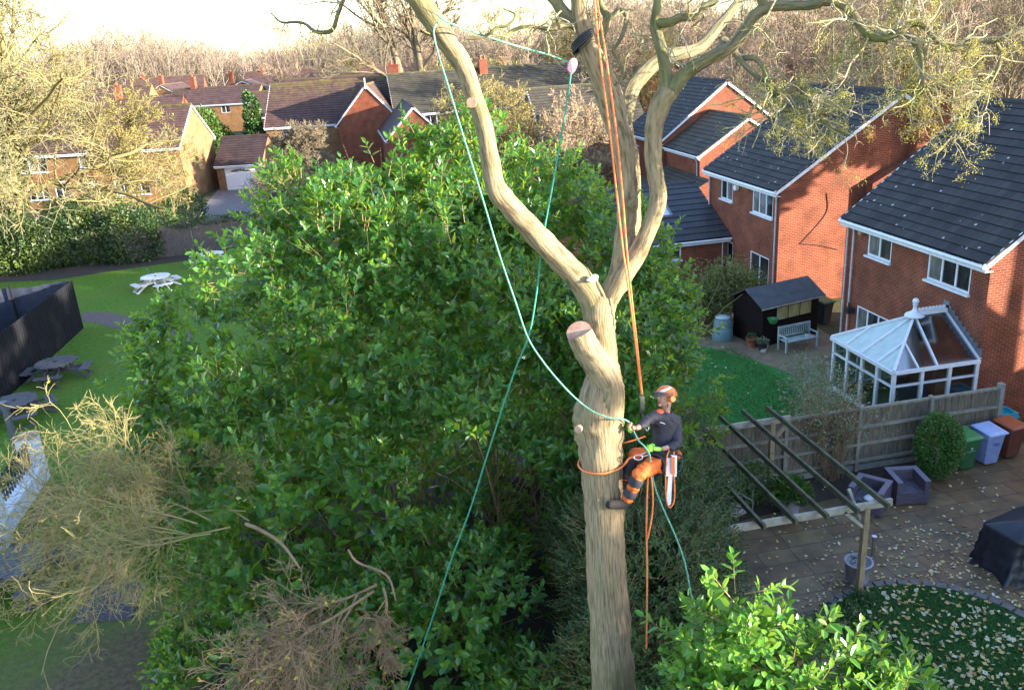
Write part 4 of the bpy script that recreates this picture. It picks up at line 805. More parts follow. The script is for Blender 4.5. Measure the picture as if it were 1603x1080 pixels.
rts = PR((390, 815, 15.4), (385, 800, 15.4), (330, 815, 15.1), (310, 820, 14.9), (360, 825, 14.7), (270, 840, 14.9), (330, 835, 14.5), (280, 820, 15.3), (395, 790, 15.9))
tgs = PR((120, 665, 15.7), (60, 725, 15.1), (150, 735, 15.1), (30, 790, 14.7), (-10, 845, 14.5), (0, 895, 14.5), (110, 830, 14.3), (215, 690, 15.9), (350, 700, 15.9))
dr = [np.array(b) - np.array(a) for a, b in zip(rts, tgs)]
brush('bare_shrub', 'leafless yellowish twiggy shrub spreading over the lawn at left', rts, dr, [np.linalg.norm(d) * 1.0 for d in dr], MAT['twig_dull'], 31, (14, 10, 8), -.015, .018, lf=MAT['lichen'], lfn=300, base=(-4, 14, 0), smin=.0042)
rts = PR((590, 915, 12.2), (585, 925, 12), (560, 930, 12), (480, 960, 11.8), (600, 920, 12.2)); tgs = PR((420, 985, 11.6), (350, 1100, 11.2), (480, 1090, 11.4), (350, 1045, 11.2), (610, 1010, 11.6))
dr = [np.array(b) - np.array(a) for a, b in zip(rts, tgs)]
brush('bare_shrub', 'heap of brown leafless brushwood at the bottom left of centre', rts, dr, [np.linalg.norm(d) * 1.15 for d in dr], MAT['twig_brown'], 32, (14, 10, 8), -.05, .022, lf=MAT['lichen'], lfn=260, base=(-.5, 10.5, 0), smin=.0045)
for q, lab in (([(470, 890, 3, 13.2), (440, 850, 5, 13.4), (405, 828, 6, 13.6), (385, 820, 6, 13.8)], 'thin broken pale branch on the laurel above the brown brushwood heap'), ([(620, 940, 2, 12.6), (605, 900, 4, 12.6), (560, 880, 4, 12.7), (545, 860, 3, 12.8)], 'hooked pale dead branch at the right end of the brushwood heap'), ([(150, 880, 6, 13.5), (110, 960, 3, 13.6), (70, 985, 2, 15)], 'bent pale twig over the grass near the grey mat')):
    st_ = MB(); limb(st_, q, 6); solo('dead_branch', st_, MAT['twig_brown'], lab, 'branch')

# ================================================================ LEFT BACKGROUND TREE, HEDGE, FENCE
def bare_tree(name, label, base, H, spread, levels, mat, tmat, seed, lean=(0, 0), tr=.3, stems=1, grav=.03, smin=.01, cat='tree', ivy=0, lich=0, group=None, low=.2, wig=.16, ang=.75):
    r = np.random.default_rng(seed); t = thing(name, base, label, cat, group); b = MB(); f_ = MB(); bs = np.array(base, float)
    P0 = bs + np.c_[r.normal(0, tr * .7 * (stems > 1), stems), r.normal(0, tr * .7 * (stems > 1), stems), np.zeros(stems)]
    D0 = np.c_[r.normal(lean[0], .12 * (stems > 1), stems), r.normal(lean[1], .12 * (stems > 1), stems), np.ones(stems)]
    P, R = grow(r, P0, D0, np.full(stems, H * .92), np.full(stems, tr), 10, .05, .05, .12); tubes(b, P, R, 9)
    allp = []
    ps, rs = P, R; k = 0
    for (n, lr, rr, K) in levels:
        ps, rs = kids(r, ps, rs, n, lr * (spread if k == 0 else 1), rr, ang + .1 * (k == 0), K, wig, grav, low if k == 0 else .2); k += 1
        tubes(b if k < 3 else f_, ps, np.maximum(rs, smin), 5 if k < 3 else 3)
        if k == len(levels): allp = ps.reshape(-1, 3)
    part('trunk', b, tmat, t, True); part('crown', f_, mat, t)
    if ivy:
        m_ = MB(); i = r.integers(0, stems, ivy); kk = r.uniform(0, 5.5, ivy); k0 = kk.astype(int); ff = (kk - k0)[:, None]; p = P[i, k0] * (1 - ff) + P[i, k0 + 1] * ff + nrm(r.normal(size=(ivy, 3))) * r.uniform(.1, tr * 2.2, ivy)[:, None]
        chips(m_, p, .3, r); part('ivy', m_, MAT['hedge'], t)
    if lich:
        m_ = MB(); chips(m_, allp[r.choice(len(allp), lich)] + r.normal(0, .05, (lich, 3)), .16, r); part('lichen', m_, MAT['lichen'], t)
    return t
bare_tree('bare_tree', 'sprawling bare tree with ivied trunk and yellow-lit branches, upper left', (-23.0, 63.5, 0), 21, 1.0, [(15, .5, .5, 9), (11, .5, .5, 8), (8, .5, .55, 7), (4, .5, .6, 6)], MAT['bark_moss'], MAT['twig_yel'], 41, tr=.55, stems=4, ivy=5200, lich=1200, grav=-.012, smin=.016, low=.14, ang=.95)
bare_tree('bare_tree', 'fine pinkish bare tree in front of the orange house beside the garage', (-15.6, 69, 0), 9, 1.0, [(14, .5, .5, 7), (9, .5, .5, 6), (7, .5, .6, 5), (4, .5, .6, 4)], MAT['twig_yel'], MAT['twig_yel'], 42, tr=.14, stems=3, lich=1500, grav=0, smin=.014)
bare_tree('bare_tree', 'tall bare tree standing alone before the horizon, left of the green rope', (11.5, 131, 0), 27, .95, [(17, .55, .5, 9), (9, .5, .5, 8), (8, .5, .55, 6), (5, .5, .6, 5)], MAT['twig_olive'], MAT['twig_olive'], 43, tr=.8, stems=2, grav=.04, smin=.03, low=.15, ang=.6)
bare_tree('bare_bush', 'tangled leafless bush in front of the pointed gable house', (-3.7, 80, 0), 5.2, 1.0, [(14, .6, .5, 7), (10, .5, .5, 6), (8, .5, .6, 5), (4, .5, .6, 4)], MAT['twig_olive'], MAT['twig_olive'], 44, tr=.12, stems=4, grav=.0, smin=.013, cat='bush')
bare_tree('bare_bush', 'low leafless bush beside the drive in front of the garage', (-4.6, 68, 0), 3.6, 1.3, [(12, .6, .5, 6), (9, .5, .5, 5), (7, .5, .6, 4)], MAT['twig_olive'], MAT['twig_olive'], 45, tr=.06, stems=6, grav=.0, smin=.012, cat='bush')
def leafmass(name, label, blobs, n, L, mat, cat, seed, lump=.15, freq=.9, lo=.75, trunk=None, group=None):
    r = np.random.default_rng(seed); bc = np.array([b[0] for b in blobs]); t = thing(name, (bc[:, 0].mean(), bc[:, 1].mean(), 0), label, cat, group)
    P, Nn, s = blob_points(r, blobs, n, lo, 1.05, lump, freq); m_ = MB(); A = nrm(Nn + r.normal(0, .7, P.shape)); leaves(m_, P, A, nrm(Nn + r.normal(0, .8, P.shape) + [0, 0, .4]), L * r.uniform(.6, 1.3, len(P)), .5)
    part('crown' if trunk else 'foliage', m_, mat, t)
    s_ = MB(); c0 = bc[0]
    for c in (bc if not trunk else bc[:1]): s_.cyl((c[0], c[1], 0), (c[0], c[1], c[2]), trunk or .06, (trunk or .06) * .4, 8)
    part('trunk' if trunk else 'stems', s_, MAT['twig'], t); return t
hb = [((x, 58.6 + .6 * math.sin(x), 1.45), (1.9, 1.4, 1.9 + .35 * math.sin(x * 1.7))) for x in np.arange(-31, -13.5, 1.7)]
leafmass('ivy_hedge', 'thick dark ivy hedge along the far side of the pub lawn', hb, 30000, .2, MAT['hedge'], 'hedge', 51, .1, 1.5)
leafmass('hedge', 'low clipped green hedge under the orange house windows', [((x, 74.5, .8), (1.6, .8, 1.5)) for x in (-22.5, -20.8, -19.2)], 5000, .16, MAT['conifer'], 'hedge', 52)
leafmass('garden_bush', 'dark rounded bush at the end of the orange house by the drive', [((-12.6, 71, 1.0), (1.7, 1.4, 1.6)), ((-14.4, 69, .7), (1.4, 1.2, 1.1))], 5000, .16, MAT['darkleaf'], 'bush', 53)
leafmass('conifer_tree', 'bright green rounded conifer left of the narrow brick gable', [((-14.6, 100, 2.6), (2.6, 2.2, 3.4)), ((-14.3, 100, 4.8), (1.7, 1.5, 2.3)), ((-12.6, 100.5, 2.2), (1.5, 1.5, 2.6))], 11000, .28, MAT['conifer'], 'tree', 54, .2, 1.2, trunk=.2)
leafmass('conifer_tree', 'tall dark green conifer against the brown-roofed gable house', [((-8.9, 99, 3.0), (1.1, 1.1, 3.4)), ((-8.9, 99, 6.2), (.8, .8, 2.4))], 6000, .28, MAT['darkleaf'], 'tree', 55, .25, 1.3, trunk=.18)
leafmass('golden_conifer', 'small golden conifer on the roofline left of tall bare tree', [((-3.0, 128, 4.6), (1.3, 1.2, 3.0))], 1800, .34, MAT['goldcon'], 'tree', 56, trunk=.15)
leafmass('golden_bush', 'large golden-leaved willow behind the laurel, left of trunk limb', [((17.5, 118, 4.6), (5.2, 3.6, 5.2)), ((23, 119, 4.0), (4.2, 3, 5.4)), ((12.5, 119, 3.8), (2.6, 3, 4.2))], 9000, .4, MAT['goldcon'], 'tree', 57, .3, .8, .55, trunk=.3)
for i, (x, y, h, s, lab) in enumerate([(9.0, 62, 8.0, 1, 'pale twiggy bare tree behind the laurel crown, left of limb'), (12.5, 60, 7.6, 1, 'twiggy bare tree behind the laurel, right of the big limb'), (17.0, 57, 7.0, 1, 'bare pinkish tree before the small brick house with one window')]):
    bare_tree('bare_tree', lab, (x, y, 0), h, 1.1, [(14, .5, .5, 7), (9, .5, .5, 6), (7, .5, .6, 5), (4, .5, .6, 4)], MAT['twig_yel'] if i != 2 else MAT['twig_pink'], MAT['twig_olive'], 60 + i, tr=.13, stems=3, grav=.01, smin=.012, lich=900, group='bare garden trees behind the laurel')
# ---- woodland beyond: a few tree shapes, copied one by one
protoA = bare_tree('woodland_tree', 'x', (0, 0, 0), 17, .9, [(20, .42, .5, 6), (10, .5, .5, 5), (7, .5, .6, 4)], MAT['twig_pink'], MAT['twig_pink'], 71, tr=.24, stems=2, grav=.05, smin=.02, low=.12, ang=.6)
protoB = bare_tree('woodland_tree', 'x', (0, 0, 0), 17, 1.0, [(18, .45, .5, 6), (10, .5, .5, 5), (7, .5, .6, 4)], MAT['twig_olive'], MAT['twig_olive'], 72, tr=.28, stems=1, grav=.03, smin=.021, low=.15, ang=.7)
protoC = bare_tree('woodland_tree', 'x', (0, 0, 0), 15, .9, [(18, .42, .5, 6), (10, .5, .5, 5), (6, .5, .6, 4)], MAT['twig_yel'], MAT['twig_yel'], 73, tr=.22, stems=3, grav=.03, smin=.02, low=.1, ang=.65)
protos = [protoA, protoB, protoC]; used = [False] * 3
spots = []
rw = np.random.default_rng(5)
for x in np.arange(24, 118, 4.6): spots.append((x + rw.normal(0, 1.2), 98 + rw.uniform(-8, 12) - .25 * (x - 24)))
n1_ = len(spots)
for x in np.arange(30, 130, 5.2): spots.append((x + rw.normal(0, 1.4), 125 + rw.uniform(-6, 8) - .2 * (x - 30)))
n2_ = len(spots)
for x in np.arange(38, 150, 7): spots.append((x + rw.normal(0, 2), 150 + rw.uniform(-6, 8)))
n3_ = len(spots)
for x in np.arange(-8, 40, 7): spots.append((x + rw.normal(0, 2), 178 + rw.uniform(-8, 12)))
for q in ((-46, 80), (-40, 92), (-52, 98), (-38, 108), (-30, 104), (-47, 120)): spots.append(q)
cnt = {}; ORD = ['', 'first', 'second', 'third', 'fourth', 'fifth', 'sixth', 'seventh', 'eighth', 'ninth', 'tenth', 'eleventh', 'twelfth', 'thirteenth', 'fourteenth', 'fifteenth', 'sixteenth', 'seventeenth', 'eighteenth', 'nineteenth', 'twentieth', 'twenty-first', 'twenty-second', 'twenty-third', 'twenty-fourth', 'twenty-fifth']
for i, (x, y) in enumerate(spots):
    j = [0, 1, 2, 0, 1][i % 5] if x > 20 else (i % 3); o = protos[j]
    if used[j]: o = copy_tree(o)
    used[j] = True; kd = ['pinkish', 'olive-brown', 'yellow-barked'][j]; cnt[(i < n1_, n1_ <= i < n2_, x < -20)] = cnt.get((i < n1_, n1_ <= i < n2_, x < -20), 0) + 1; k = cnt[(i < n1_, n1_ <= i < n2_, x < -20)]
    if x < -20: lab, grp = f'{kd} bare tree, {ORD[k]} of those behind the orange house', 'bare trees behind the orange house'
    elif i >= n3_: lab, grp = f'{kd} bare tree, {ORD[k]} from left in line beyond the middle rooftops', 'bare trees beyond the middle rooftops'
    else: lab, grp = f'{kd} bare tree, {ORD[k]} from left, {"front" if i < n1_ else ("middle" if i < n2_ else "back")} row of wood behind right-hand houses', 'bare trees of the wood behind the right-hand houses'
    place(o, (x, y, 0), rw.uniform(0, 6.28), rw.uniform(.7, 1.05), lab, grp)
# ---- far wood: one mass
fw = MB(); r = np.random.default_rng(77); n = 5200
ang_ = r.uniform(-.62, .95, n); dist = r.uniform(270, 430, n); hh = r.uniform(12, 22, n) * (1 + .25 * np.sin(ang_ * 23)) 
P0 = np.c_[np.sin(ang_) * dist, np.cos(ang_) * dist, np.zeros(n)]
P, R = grow(r, P0, np.c_[r.normal(0, .1, n), r.normal(0, .1, n), np.ones(n)], hh * .8, np.full(n, .16), 5, .1, .1, .3); tubes(fw, P, R, 3)
P1, R1 = kids(r, P, R, 7, .55, .6, .6, 4, .2, .1, .15, minr=.07); tubes(fw, P1, np.maximum(R1, .06), 3)
P2, R2 = kids(r, P1, R1, 2, .6, .7, .6, 3, .2, .1, .2, minr=.05); tubes(fw, P2, np.maximum(R2, .05), 3)
solo('far_wood', fw, MAT['twig_far'], 'pale leafless wood along the horizon beyond the rooftops', 'woodland', kind='stuff')

# ================================================================ UNSEEN EVERGREENS AND HEDGE ADDED TO SHADE THE GARDENS, THEN BARE STREET TREES
for i, (bl, lab) in enumerate([
    ([((27.2, -4.5, 9.3), (2.4, 2.1, 4.1)), ((27.4, -1.0, 10.0), (2.4, 2.2, 4.5)), ((27.4, 2.6, 10.3), (2.5, 2.4, 4.6)), ((27.2, 6.4, 10.2), (2.4, 2.2, 4.6)), ((27.4, 9.8, 9.9), (2.4, 2.2, 4.4))], 'unseen evergreen added for shade beyond the neighbouring roof'),
    ([((31, 13.6, 11.1), (2.0, 2.4, 2.2)), ((33, 18.2, 11.2), (2.2, 2.8, 2.2)), ((33.5, 23, 10.4), (2.2, 2.8, 3.0))], 'unseen high-crowned evergreen added for shade beyond the nearest brick house'),  # high crowns shaped to block sun stripes while leaving the gables lit
    ([((34.5, 27.4, 11.4), (2.0, 3.4, 2.2)), ((35, 33.5, 10.8), (2.2, 3.2, 2.8))], 'unseen high-crowned evergreen added for shade beyond the middle brick house'),
    ([((27.6, 16.0, 1.4), (1.0, 1.9, 1.5))], 'unseen hedge added for shade by the side of the nearest brick house')]):
    for k, b_l in enumerate(bl): leafmass('added_shade_evergreen' if i < 3 else 'added_shade_hedge', (ORD[k + 1] + ' ' if len(bl) > 1 else '') + lab, [b_l], 2600, .5, MAT['darkleaf'], 'tree' if i < 3 else 'hedge', 300 + i * 10 + k, trunk=.25 if i < 3 else None, lo=.6, group=['evergreens added for shade beyond the neighbouring roofs', 'evergreens added for shade beyond the nearest house', 'evergreens added for shade beyond the middle house', None][i])
for i, (x, y, s) in enumerate([(44, 60, .8), (40, 66, .85), (49, 70, .9), (43, 76, .9), (53, 62, .9), (56, 78, .9), (34, 70, .7)]):
    o = copy_tree(protos[i % 3]); place(o, (x, y, 0), i * 1.3, s, ORD[i + 1] + ' bare street tree rising just behind the roofs of the right-hand brick houses', 'bare street trees behind the right-hand houses')

# ================================================================ PUB GARDEN (LEFT)
def picnic(name, label, mat, group):
    t = thing(name, (0, 0, 0), label, 'picnic table', group); R0 = .78; b = MB(); n = 11; w = 2 * R0 / n
    for k in range(n):
        y = -R0 + w * (k + .5); h = math.sqrt(max(.02, R0 * R0 - y * y)); b.box((-h, y - w * .44, .70), (h, y + w * .44, .735))
    for x in (-.45, .45): b.box((x - .04, -.6, .64), (x + .04, .6, .697))
    part('tabletop', b, mat, t)
    h_ = MB(); h_.cyl((0, 0, .736), (0, 0, .76), .07, n=14); part('parasol_hole', h_, MAT['black'], t)
    for k in range(4):
        a = PI / 2 * k; M = Matrix.Rotation(a, 4, 'Z'); s = MB()
        for j in range(3):
            y0 = .98 + j * .115
            s.box((-.55 + j * .03, y0, .42), (.55 - j * .03, y0 + .1, .455), M)
        part('bench', s, mat, t)
        l = MB(); l.bar(M @ V(0, 0, .62), M @ V(0, 0, .62), .01, .01) if False else None
        for sx in (-.32, .32):
            l.bar(M @ V(sx * .7, .25, .66), M @ V(sx, 1.25, .0), .045, .1); l.bar(M @ V(sx, 1.3, .40), M @ V(sx * .5, .2, .40), .04, .09)
        l.bar(M @ V(-.4, 1.2, .05), M @ V(.4, 1.2, .05), .07, .05); part('leg', l, mat, t)
    c = MB(); c.bar((0, 0, 0), (0, 0, .7), .09, .09); c.bar((-.9, 0, .36), (.9, 0, .36), .045, .08); c.bar((0, -.9, .3), (0, .9, .3), .045, .08); part('frame', c, mat, t)
    return t
PG = 'round picnic tables on the pub lawn'
tw_ = picnic('picnic_table', 'white round picnic table in the open middle of the pub lawn', MAT['whitewood'], PG); pw = G(247, 452); place(tw_, (pw.x, pw.y, 0), .5)
tb = picnic('picnic_table', 'dark weathered round picnic table tight beside the black fence', MAT['oldgrey'], PG)
p1 = G(93, 592); place(tb, (p1.x, p1.y, 0), -.05)
o = copy_tree(tw_); p1 = G(333, 415); place(o, (p1.x, p1.y, 0), .3, 1, 'white round picnic table half hidden behind the laurel edge')
o = copy_tree(tb); p1 = G(30, 655); place(o, (p1.x, p1.y, 0), .45, 1, 'dark weathered round picnic table by the grey post and white pillar')
o = copy_tree(tb); p1 = G(42, 915); place(o, (p1.x, p1.y, 0), .6, 1, 'dark picnic table mostly buried under the leafless yellowish shrub')
b_ = MB(); p1 = G(228, 452); b_.box((p1.x - .35, p1.y + .9, 0), (p1.x - .05, p1.y + 1.3, .5)); b_.cyl((p1.x + .05, p1.y + 1.1, 0), (p1.x + .05, p1.y + 1.1, .95), .1, .02, 8)
solo('litter_bin', b_, MAT['compost'], 'small dark bin with pointed top behind the white picnic table', 'bin')
def board_fence(name, label, cat, pts, h, mat, pitch=.12, th=.02, postsz=.1, rails=(.35, 1.6), mesh_side=None):
    c = [sum(p[0] for p in pts) / len(pts), sum(p[1] for p in pts) / len(pts), 0]; t = thing(name, c, label, cat)
    for (a, b) in zip(pts[:-1], pts[1:]):
        a = V(a[0], a[1], 0); b = V(b[0], b[1], 0); L = (b - a).length; d = (b - a) / L; n_ = V(d.y, -d.x, 0); k = int(L / pitch); m_ = MB()
        for i in range(k):
            p = a + d * (pitch * (i + .5)) + n_ * (.012 * (i % 2)); hh = h + random.uniform(-.012, .012); m_.bar(p + V(0, 0, .03), p + V(0, 0, hh), pitch * .96, th, up=n_)
        for z in rails: m_.bar(a + V(0, 0, z) - n_ * .04, b + V(0, 0, z) - n_ * .04, .05, .08)
        part('boards', m_, mat, t)
        for i in range(int(L / 2.4) + 1):
            q = a + d * min(L, i * 2.4) - n_ * .08; pm = MB(); pm.bar(q, q + V(0, 0, h + .02), postsz, postsz, up=n_); part('post', pm, mat, t)
    return t
A_, B_ = (-13.4, 43.1), (-14.05, 33.2)
board_fence('black_fence', 'tall black stained board fence enclosing the yard at far left', 'fence', [B_, A_], 2.45, MAT['blackwood'], .13)
board_fence('black_fence', 'black board fence turning left beside the dark picnic tables', 'fence', [(-21, 32.6), B_], 2.45, MAT['blackwood'], .13)
tp_ = MB(); xs = np.linspace(-24.5, -13.5, 36); zs = np.linspace(0, 1, 9); vv = [(x, 43.25 + .05 * math.sin(x * 3) + .12 * (1 - z) + .06 * math.sin(x * 7 + z * 4), 2.42 - .12 * abs(math.sin(x * .9)) - 2.3 * (1 - z) + 2.3 * 0) for z in zs for x in xs]
tp_.add(vv, [(k * 36 + i, k * 36 + i + 1, (k + 1) * 36 + i + 1, (k + 1) * 36 + i) for k in range(8) for i in range(35)]); tarp = thing('yard_screen', (-19, 43.3, 0), 'sagging black plastic screen hung on posts at the back of the yard', 'screen')
part('sheet', tp_, MAT['tarp'], tarp, True)
for x in (-22, -19, -16.2):
    m_ = MB(); m_.bar((x, 43.1, 0), (x, 43.1, 2.5), .09, .09); part('post', m_, MAT['blackwood'], tarp)
sp_ = [(-24, 31.5), (-24, 43.1), (-13.5, 43.1), (-14.1, 33.2)]
sheet('yard_ground', sp_, .014, MAT['soil'])
wb = thing('white_shed', (-19.4, 38, 0), 'corner of a white-walled low building with dark roof inside the fenced yard', 'shed')
b_ = MB(); b_.box((-23, 35.2, 0), (-16.9, 40.5, 2.15)); part('wall', b_, MAT['render_white'], wb)
b_ = MB(); slope(b_, (-16.65, 35.0, 2.15), (-16.65, 40.7, 2.15), (-20, 40.7, 3.3), (-20, 35.0, 3.3)); part('roof', b_, MAT['tile_brown'], wb)
b_ = MB(); b_.bar((-16.6, 35, 2.1), (-16.6, 40.75, 2.1), .1, .12); part('gutter', b_, MAT['pipe'], wb)
# garden fence at the back of the lawn
fp = [G(205, 408), G(290, 400), G(395, 385)]
board_fence('board_fence', 'old brown board fence along the far edge of the pub lawn', 'fence', [(-14.3, 57.6), (-10.2, 58.4), (-5.5, 59.4)], 2.05, MAT['oldfence'], .1)
leafmass('ivy', 'ivy trailing along the top of the old brown board fence', [((x, 58.75 + (x + 9) * .2, 2.05), (1.2, .35, .25)) for x in (-13, -11, -9, -7)], 2600, .12, MAT['hedge'], 'ivy', 59)
# white wall with pillars and railings
def pillar(c, s, h, lab):
    t = thing('wall_pillar', (c[0], c[1], 0), lab, 'pillar', 'white wall pillars'); b = MB(); b.box((c[0] - s, c[1] - s, 0), (c[0] + s, c[1] + s, h)); part('shaft', b, MAT['render_white'], t)
    b = MB(); b.add([(c[0] - s - .05, c[1] - s - .05, h), (c[0] + s + .05, c[1] - s - .05, h), (c[0] + s + .05, c[1] + s + .05, h), (c[0] - s - .05, c[1] + s + .05, h)] + [(c[0] + i * s * .7, c[1] + j * s * .7, h + .1) for i, j in ((-1, -1), (1, -1), (1, 1), (-1, 1))], [(0, 3, 2, 1), (4, 5, 6, 7), (0, 1, 5, 4), (1, 2, 6, 5), (2, 3, 7, 6), (3, 0, 4, 7)]); part('cap', b, MAT['coping'], t); return t
P1 = (-10.45, 26.1); pillar(P1, .27, 1.55, 'white square pillar with sandy cap below the grey post')
P2 = (-10.35, 22.35); pillar(P2, .3, 1.5, 'white square pillar with sandy cap at left edge, nearer the camera')
wl_ = thing('garden_wall', (-10.4, 22, 0), 'low white painted wall with pale coping at the left edge', 'wall')
b_ = MB(); b_.box((-10.62, 22.65, 0), (-10.2, 25.83, .62)); b_.box((-10.6, 18.5, 0), (-10.1, 22.05, .75)); part('wall', b_, MAT['render_white'], wl_)
b_ = MB(); b_.box((-10.66, 22.65, .62), (-10.08, 25.83, .7)); b_.box((-10.66, 18.4, .75), (-10.0, 22.05, .83)); part('coping', b_, MAT['render_white'], wl_)
rl = thing('railing', (-10.4, 24.3, 0), 'black metal railing panel between the two white pillars', 'railing')
b_ = MB(); b_.bar((-10.4, 22.65, .85), (-10.4, 25.83, .85), .04, .04); b_.bar((-10.4, 22.65, 1.35), (-10.4, 25.83, 1.35), .04, .04); part('rail', b_, MAT['black'], rl)
b_ = MB()
for k in range(16): b_.bar((-10.4, 22.8 + k * .195, .72), (-10.4, 22.8 + k * .195, 1.5), .045, .045)
part('bars', b_, MAT['black'], rl)
b_ = MB(); b_.box((-9.98, 18.4, 0), (-9.7, 25.5, .05)); solo('drain_strip', b_, MAT['black'], 'black strip along the foot of the low white wall', 'kerb')
gp_ = thing('metal_post', (-10.75, 26.2, 0), 'dark grey square metal post rising beside the capped pillar', 'post'); q = G(22, 690, 1.5)
b_ = MB(); b_.bar((q.x, q.y, 0), (q.x, q.y, 2.75), .14, .14); part('post', b_, MAT['greymetal'], gp_); b_ = MB(); b_.box((q.x - .09, q.y - .09, 2.75), (q.x + .09, q.y + .09, 2.79)); part('cap', b_, MAT['lead'], gp_)
rp = [G(170, 862), G(172, 885), G(172, 895), G(176, 902), G(188, 906), G(215, 901), G(242, 896)]
b_ = MB(); w = spline([(p.x, p.y, .06) for p in rp], 4); tubes(b_, w[None], np.full((1, len(w)), .06), 8); solo('red_pipe', b_, MAT['red'], 'bent red plastic pipe lying on the grass by the grey mat', 'pipe', smooth=True)

# ================================================================ MIDDLE GARDEN
cons = thing('conservatory', (16.5, 22.1, 0), 'white glazed conservatory with pale hipped roof against the nearest brick house', 'conservatory')
X0, X1, Y0, Y1, ZE, ZR, XR, YM = 15.1, 17.86, 20.6, 23.75, 2.2, 3.25, 16.75, 22.17
b_ = MB(); b_.box((X0 + .02, Y0 + .02, 0), (X1, Y0 + .14, .5)); b_.box((X0 + .02, Y0 + .14, 0), (X0 + .14, Y1 - .02, .5)); b_.box((X0 + .14, Y1 - .14, 0), (X1, Y1 - .02, .5)); part('wall', b_, MAT['brick'], cons)
def clear(name, tint, gl=.22, rough=.05):
    m, nt, p, o = newmat(name); t = nd(nt, "ShaderNodeBsdfTransparent"); t.inputs[0].default_value = rgb(tint); g = nd(nt, "ShaderNodeBsdfGlossy"); g.inputs["Roughness"].default_value = rough
    mx = nd(nt, "ShaderNodeMixShader"); mx.inputs[0].default_value = gl; nt.links.new(t.outputs[0], mx.inputs[1]); nt.links.new(g.outputs[0], mx.inputs[2]); nt.links.new(mx.outputs[0], o.inputs[0]); return m
MAT['clear'] = clear('clear_glass', (.55, .62, .62)); MAT['roofglass'] = clear('tinted_roof_glass', (.33, .31, .38), .42, .12)
MAT['poly'] = plain('pale_polycarbonate', (.5, .58, .53), .3, (.4, .48, .44), ns=3)
def cframe(ud, o, L, nb, ztr):
    o = V(*o); ud = V(*ud); n_ = ud.cross(V(0, 0, 1)); f = MB()
    for k in range(nb + 1): f.bar(o + ud * (L * k / nb) + V(0, 0, .5), o + ud * (L * k / nb) + V(0, 0, ZE), .11, .09, up=n_)
    for z, h in ((.53, .08), (ztr, .06), (ZE - .04, .1)): f.bar(o + V(0, 0, z) - n_ * .003, o + ud * L + V(0, 0, z) - n_ * .003, .08, h)
    w = part('window_frame', f, MAT['upvc'], cons)
    for k in range(nb):
        p = MB(); a = o + ud * (L * k / nb); b = o + ud * (L * (k + 1) / nb); p.quad(a + V(0, 0, .53), b + V(0, 0, .53), b + V(0, 0, ZE - .05), a + V(0, 0, ZE - .05)); part('pane', p, MAT['clear'], w)
    s = MB(); s.bar(o + V(0, 0, .48) + n_ * .04, o + ud * L + V(0, 0, .48) + n_ * .04, .16, .04); part('sill', s, MAT['upvc'], w)
cframe((1, 0, 0), (X0, Y0, 0), X1 - X0, 3, 1.72); cframe((0, -1, 0), (X0, Y1, 0), Y1 - Y0, 4, 1.7); cframe((-1, 0, 0), (X1, Y1, 0), X1 - X0, 3, 1.72)
def cpan(pts, mat, nm='roof_panel'):
    p = MB(); c = sum((V(*q) for q in pts), V(0, 0, 0)) / len(pts); p.add([tuple(c)] + [tuple(q) for q in pts], [(0, 1 + i, 1 + (i + 1) % len(pts)) for i in range(len(pts))]); part(nm, p, mat, cons)
e0, e1, e2, e3 = (X0 - .08, Y0 - .08, ZE + .03), (X1, Y0 - .08, ZE + .03), (X0 - .08, Y1 + .08, ZE + .03), (X1, Y1 + .08, ZE + .03); r0, r1 = (XR, YM, ZR), (X1, YM, ZR)
cpan([e0, r0, e2], MAT['poly']); s1 = tuple(V(*e0).lerp(V(*e1), .5))
cpan([e0, s1, r0], MAT['roofglass']); cpan([s1, e1, r1, r0], MAT['roofglass']); cpan([e2, r0, r1, e3], MAT['poly'])
b_ = MB(); lp = lambda a, b, t: V(*a).lerp(V(*b), t)
for p, q in ((e0, r0), (e2, r0), (e1, r1), (e3, r1)): b_.bar(V(*p) + V(0, 0, .03), V(*q) + V(0, 0, .03), .08, .06)
for t in (.25, .5, .75): p = lp(e0, e2, t); q = lp(e0, r0, min(1, t * 2)) if t < .5 else (V(*r0) if t == .5 else lp(e2, r0, (1 - t) * 2)); b_.bar(p + V(0, 0, .03), q + V(0, 0, .03), .055, .05)
b_.bar(V(*s1) + V(0, 0, .03), V(*r0) + V(0, 0, .03), .055, .05); q = lp(e0, r0, .5); b_.bar(lp(e0, e1, .28) + V(0, 0, .03), q + V(0, 0, .03), .05, .05)
part('rafters', b_, MAT['upvc'], cons)
b_ = MB(); b_.bar((XR, YM, ZR + .07), (X1, YM, ZR + .07), .13, .12)
for k in range(8): b_.cyl((XR + .16 + k * .12, YM - .012, ZR + .19), (XR + .16 + k * .12, YM + .012, ZR + .19), .055, n=10)
part('ridge', b_, MAT['upvc'], cons)
b_ = MB(); b_.lathe([(.30, .0), (.27, .06), (.12, .14), (.07, .18), (.055, .34), (.09, .36), (.04, .4)], (XR, YM, ZR), 12); b_.ball((XR, YM, ZR + .47), .1); part('finial', b_, MAT['upvc'], cons, True)
b_ = MB()
for p, q in ((e0, e1), (e0, e2), (e2, e3)): b_.bar(V(*p) - V(0, 0, .04), V(*q) - V(0, 0, .04), .12, .1)
part('gutter', b_, MAT['upvc'], cons)
b_ = MB()
for k in range(9):
    a = lp(e1, r1, k / 9); c = lp(e1, r1, (k + 1) / 9); b_.box((X1 - .005, a.y, a.z), (X1 + .03, c.y + .02, c.z + .22))
b_.box((X1 - .005, YM - .1, ZR), (X1 + .03, YM + .15, ZR + .36)); part('flashing', b_, MAT['lead'], cons)
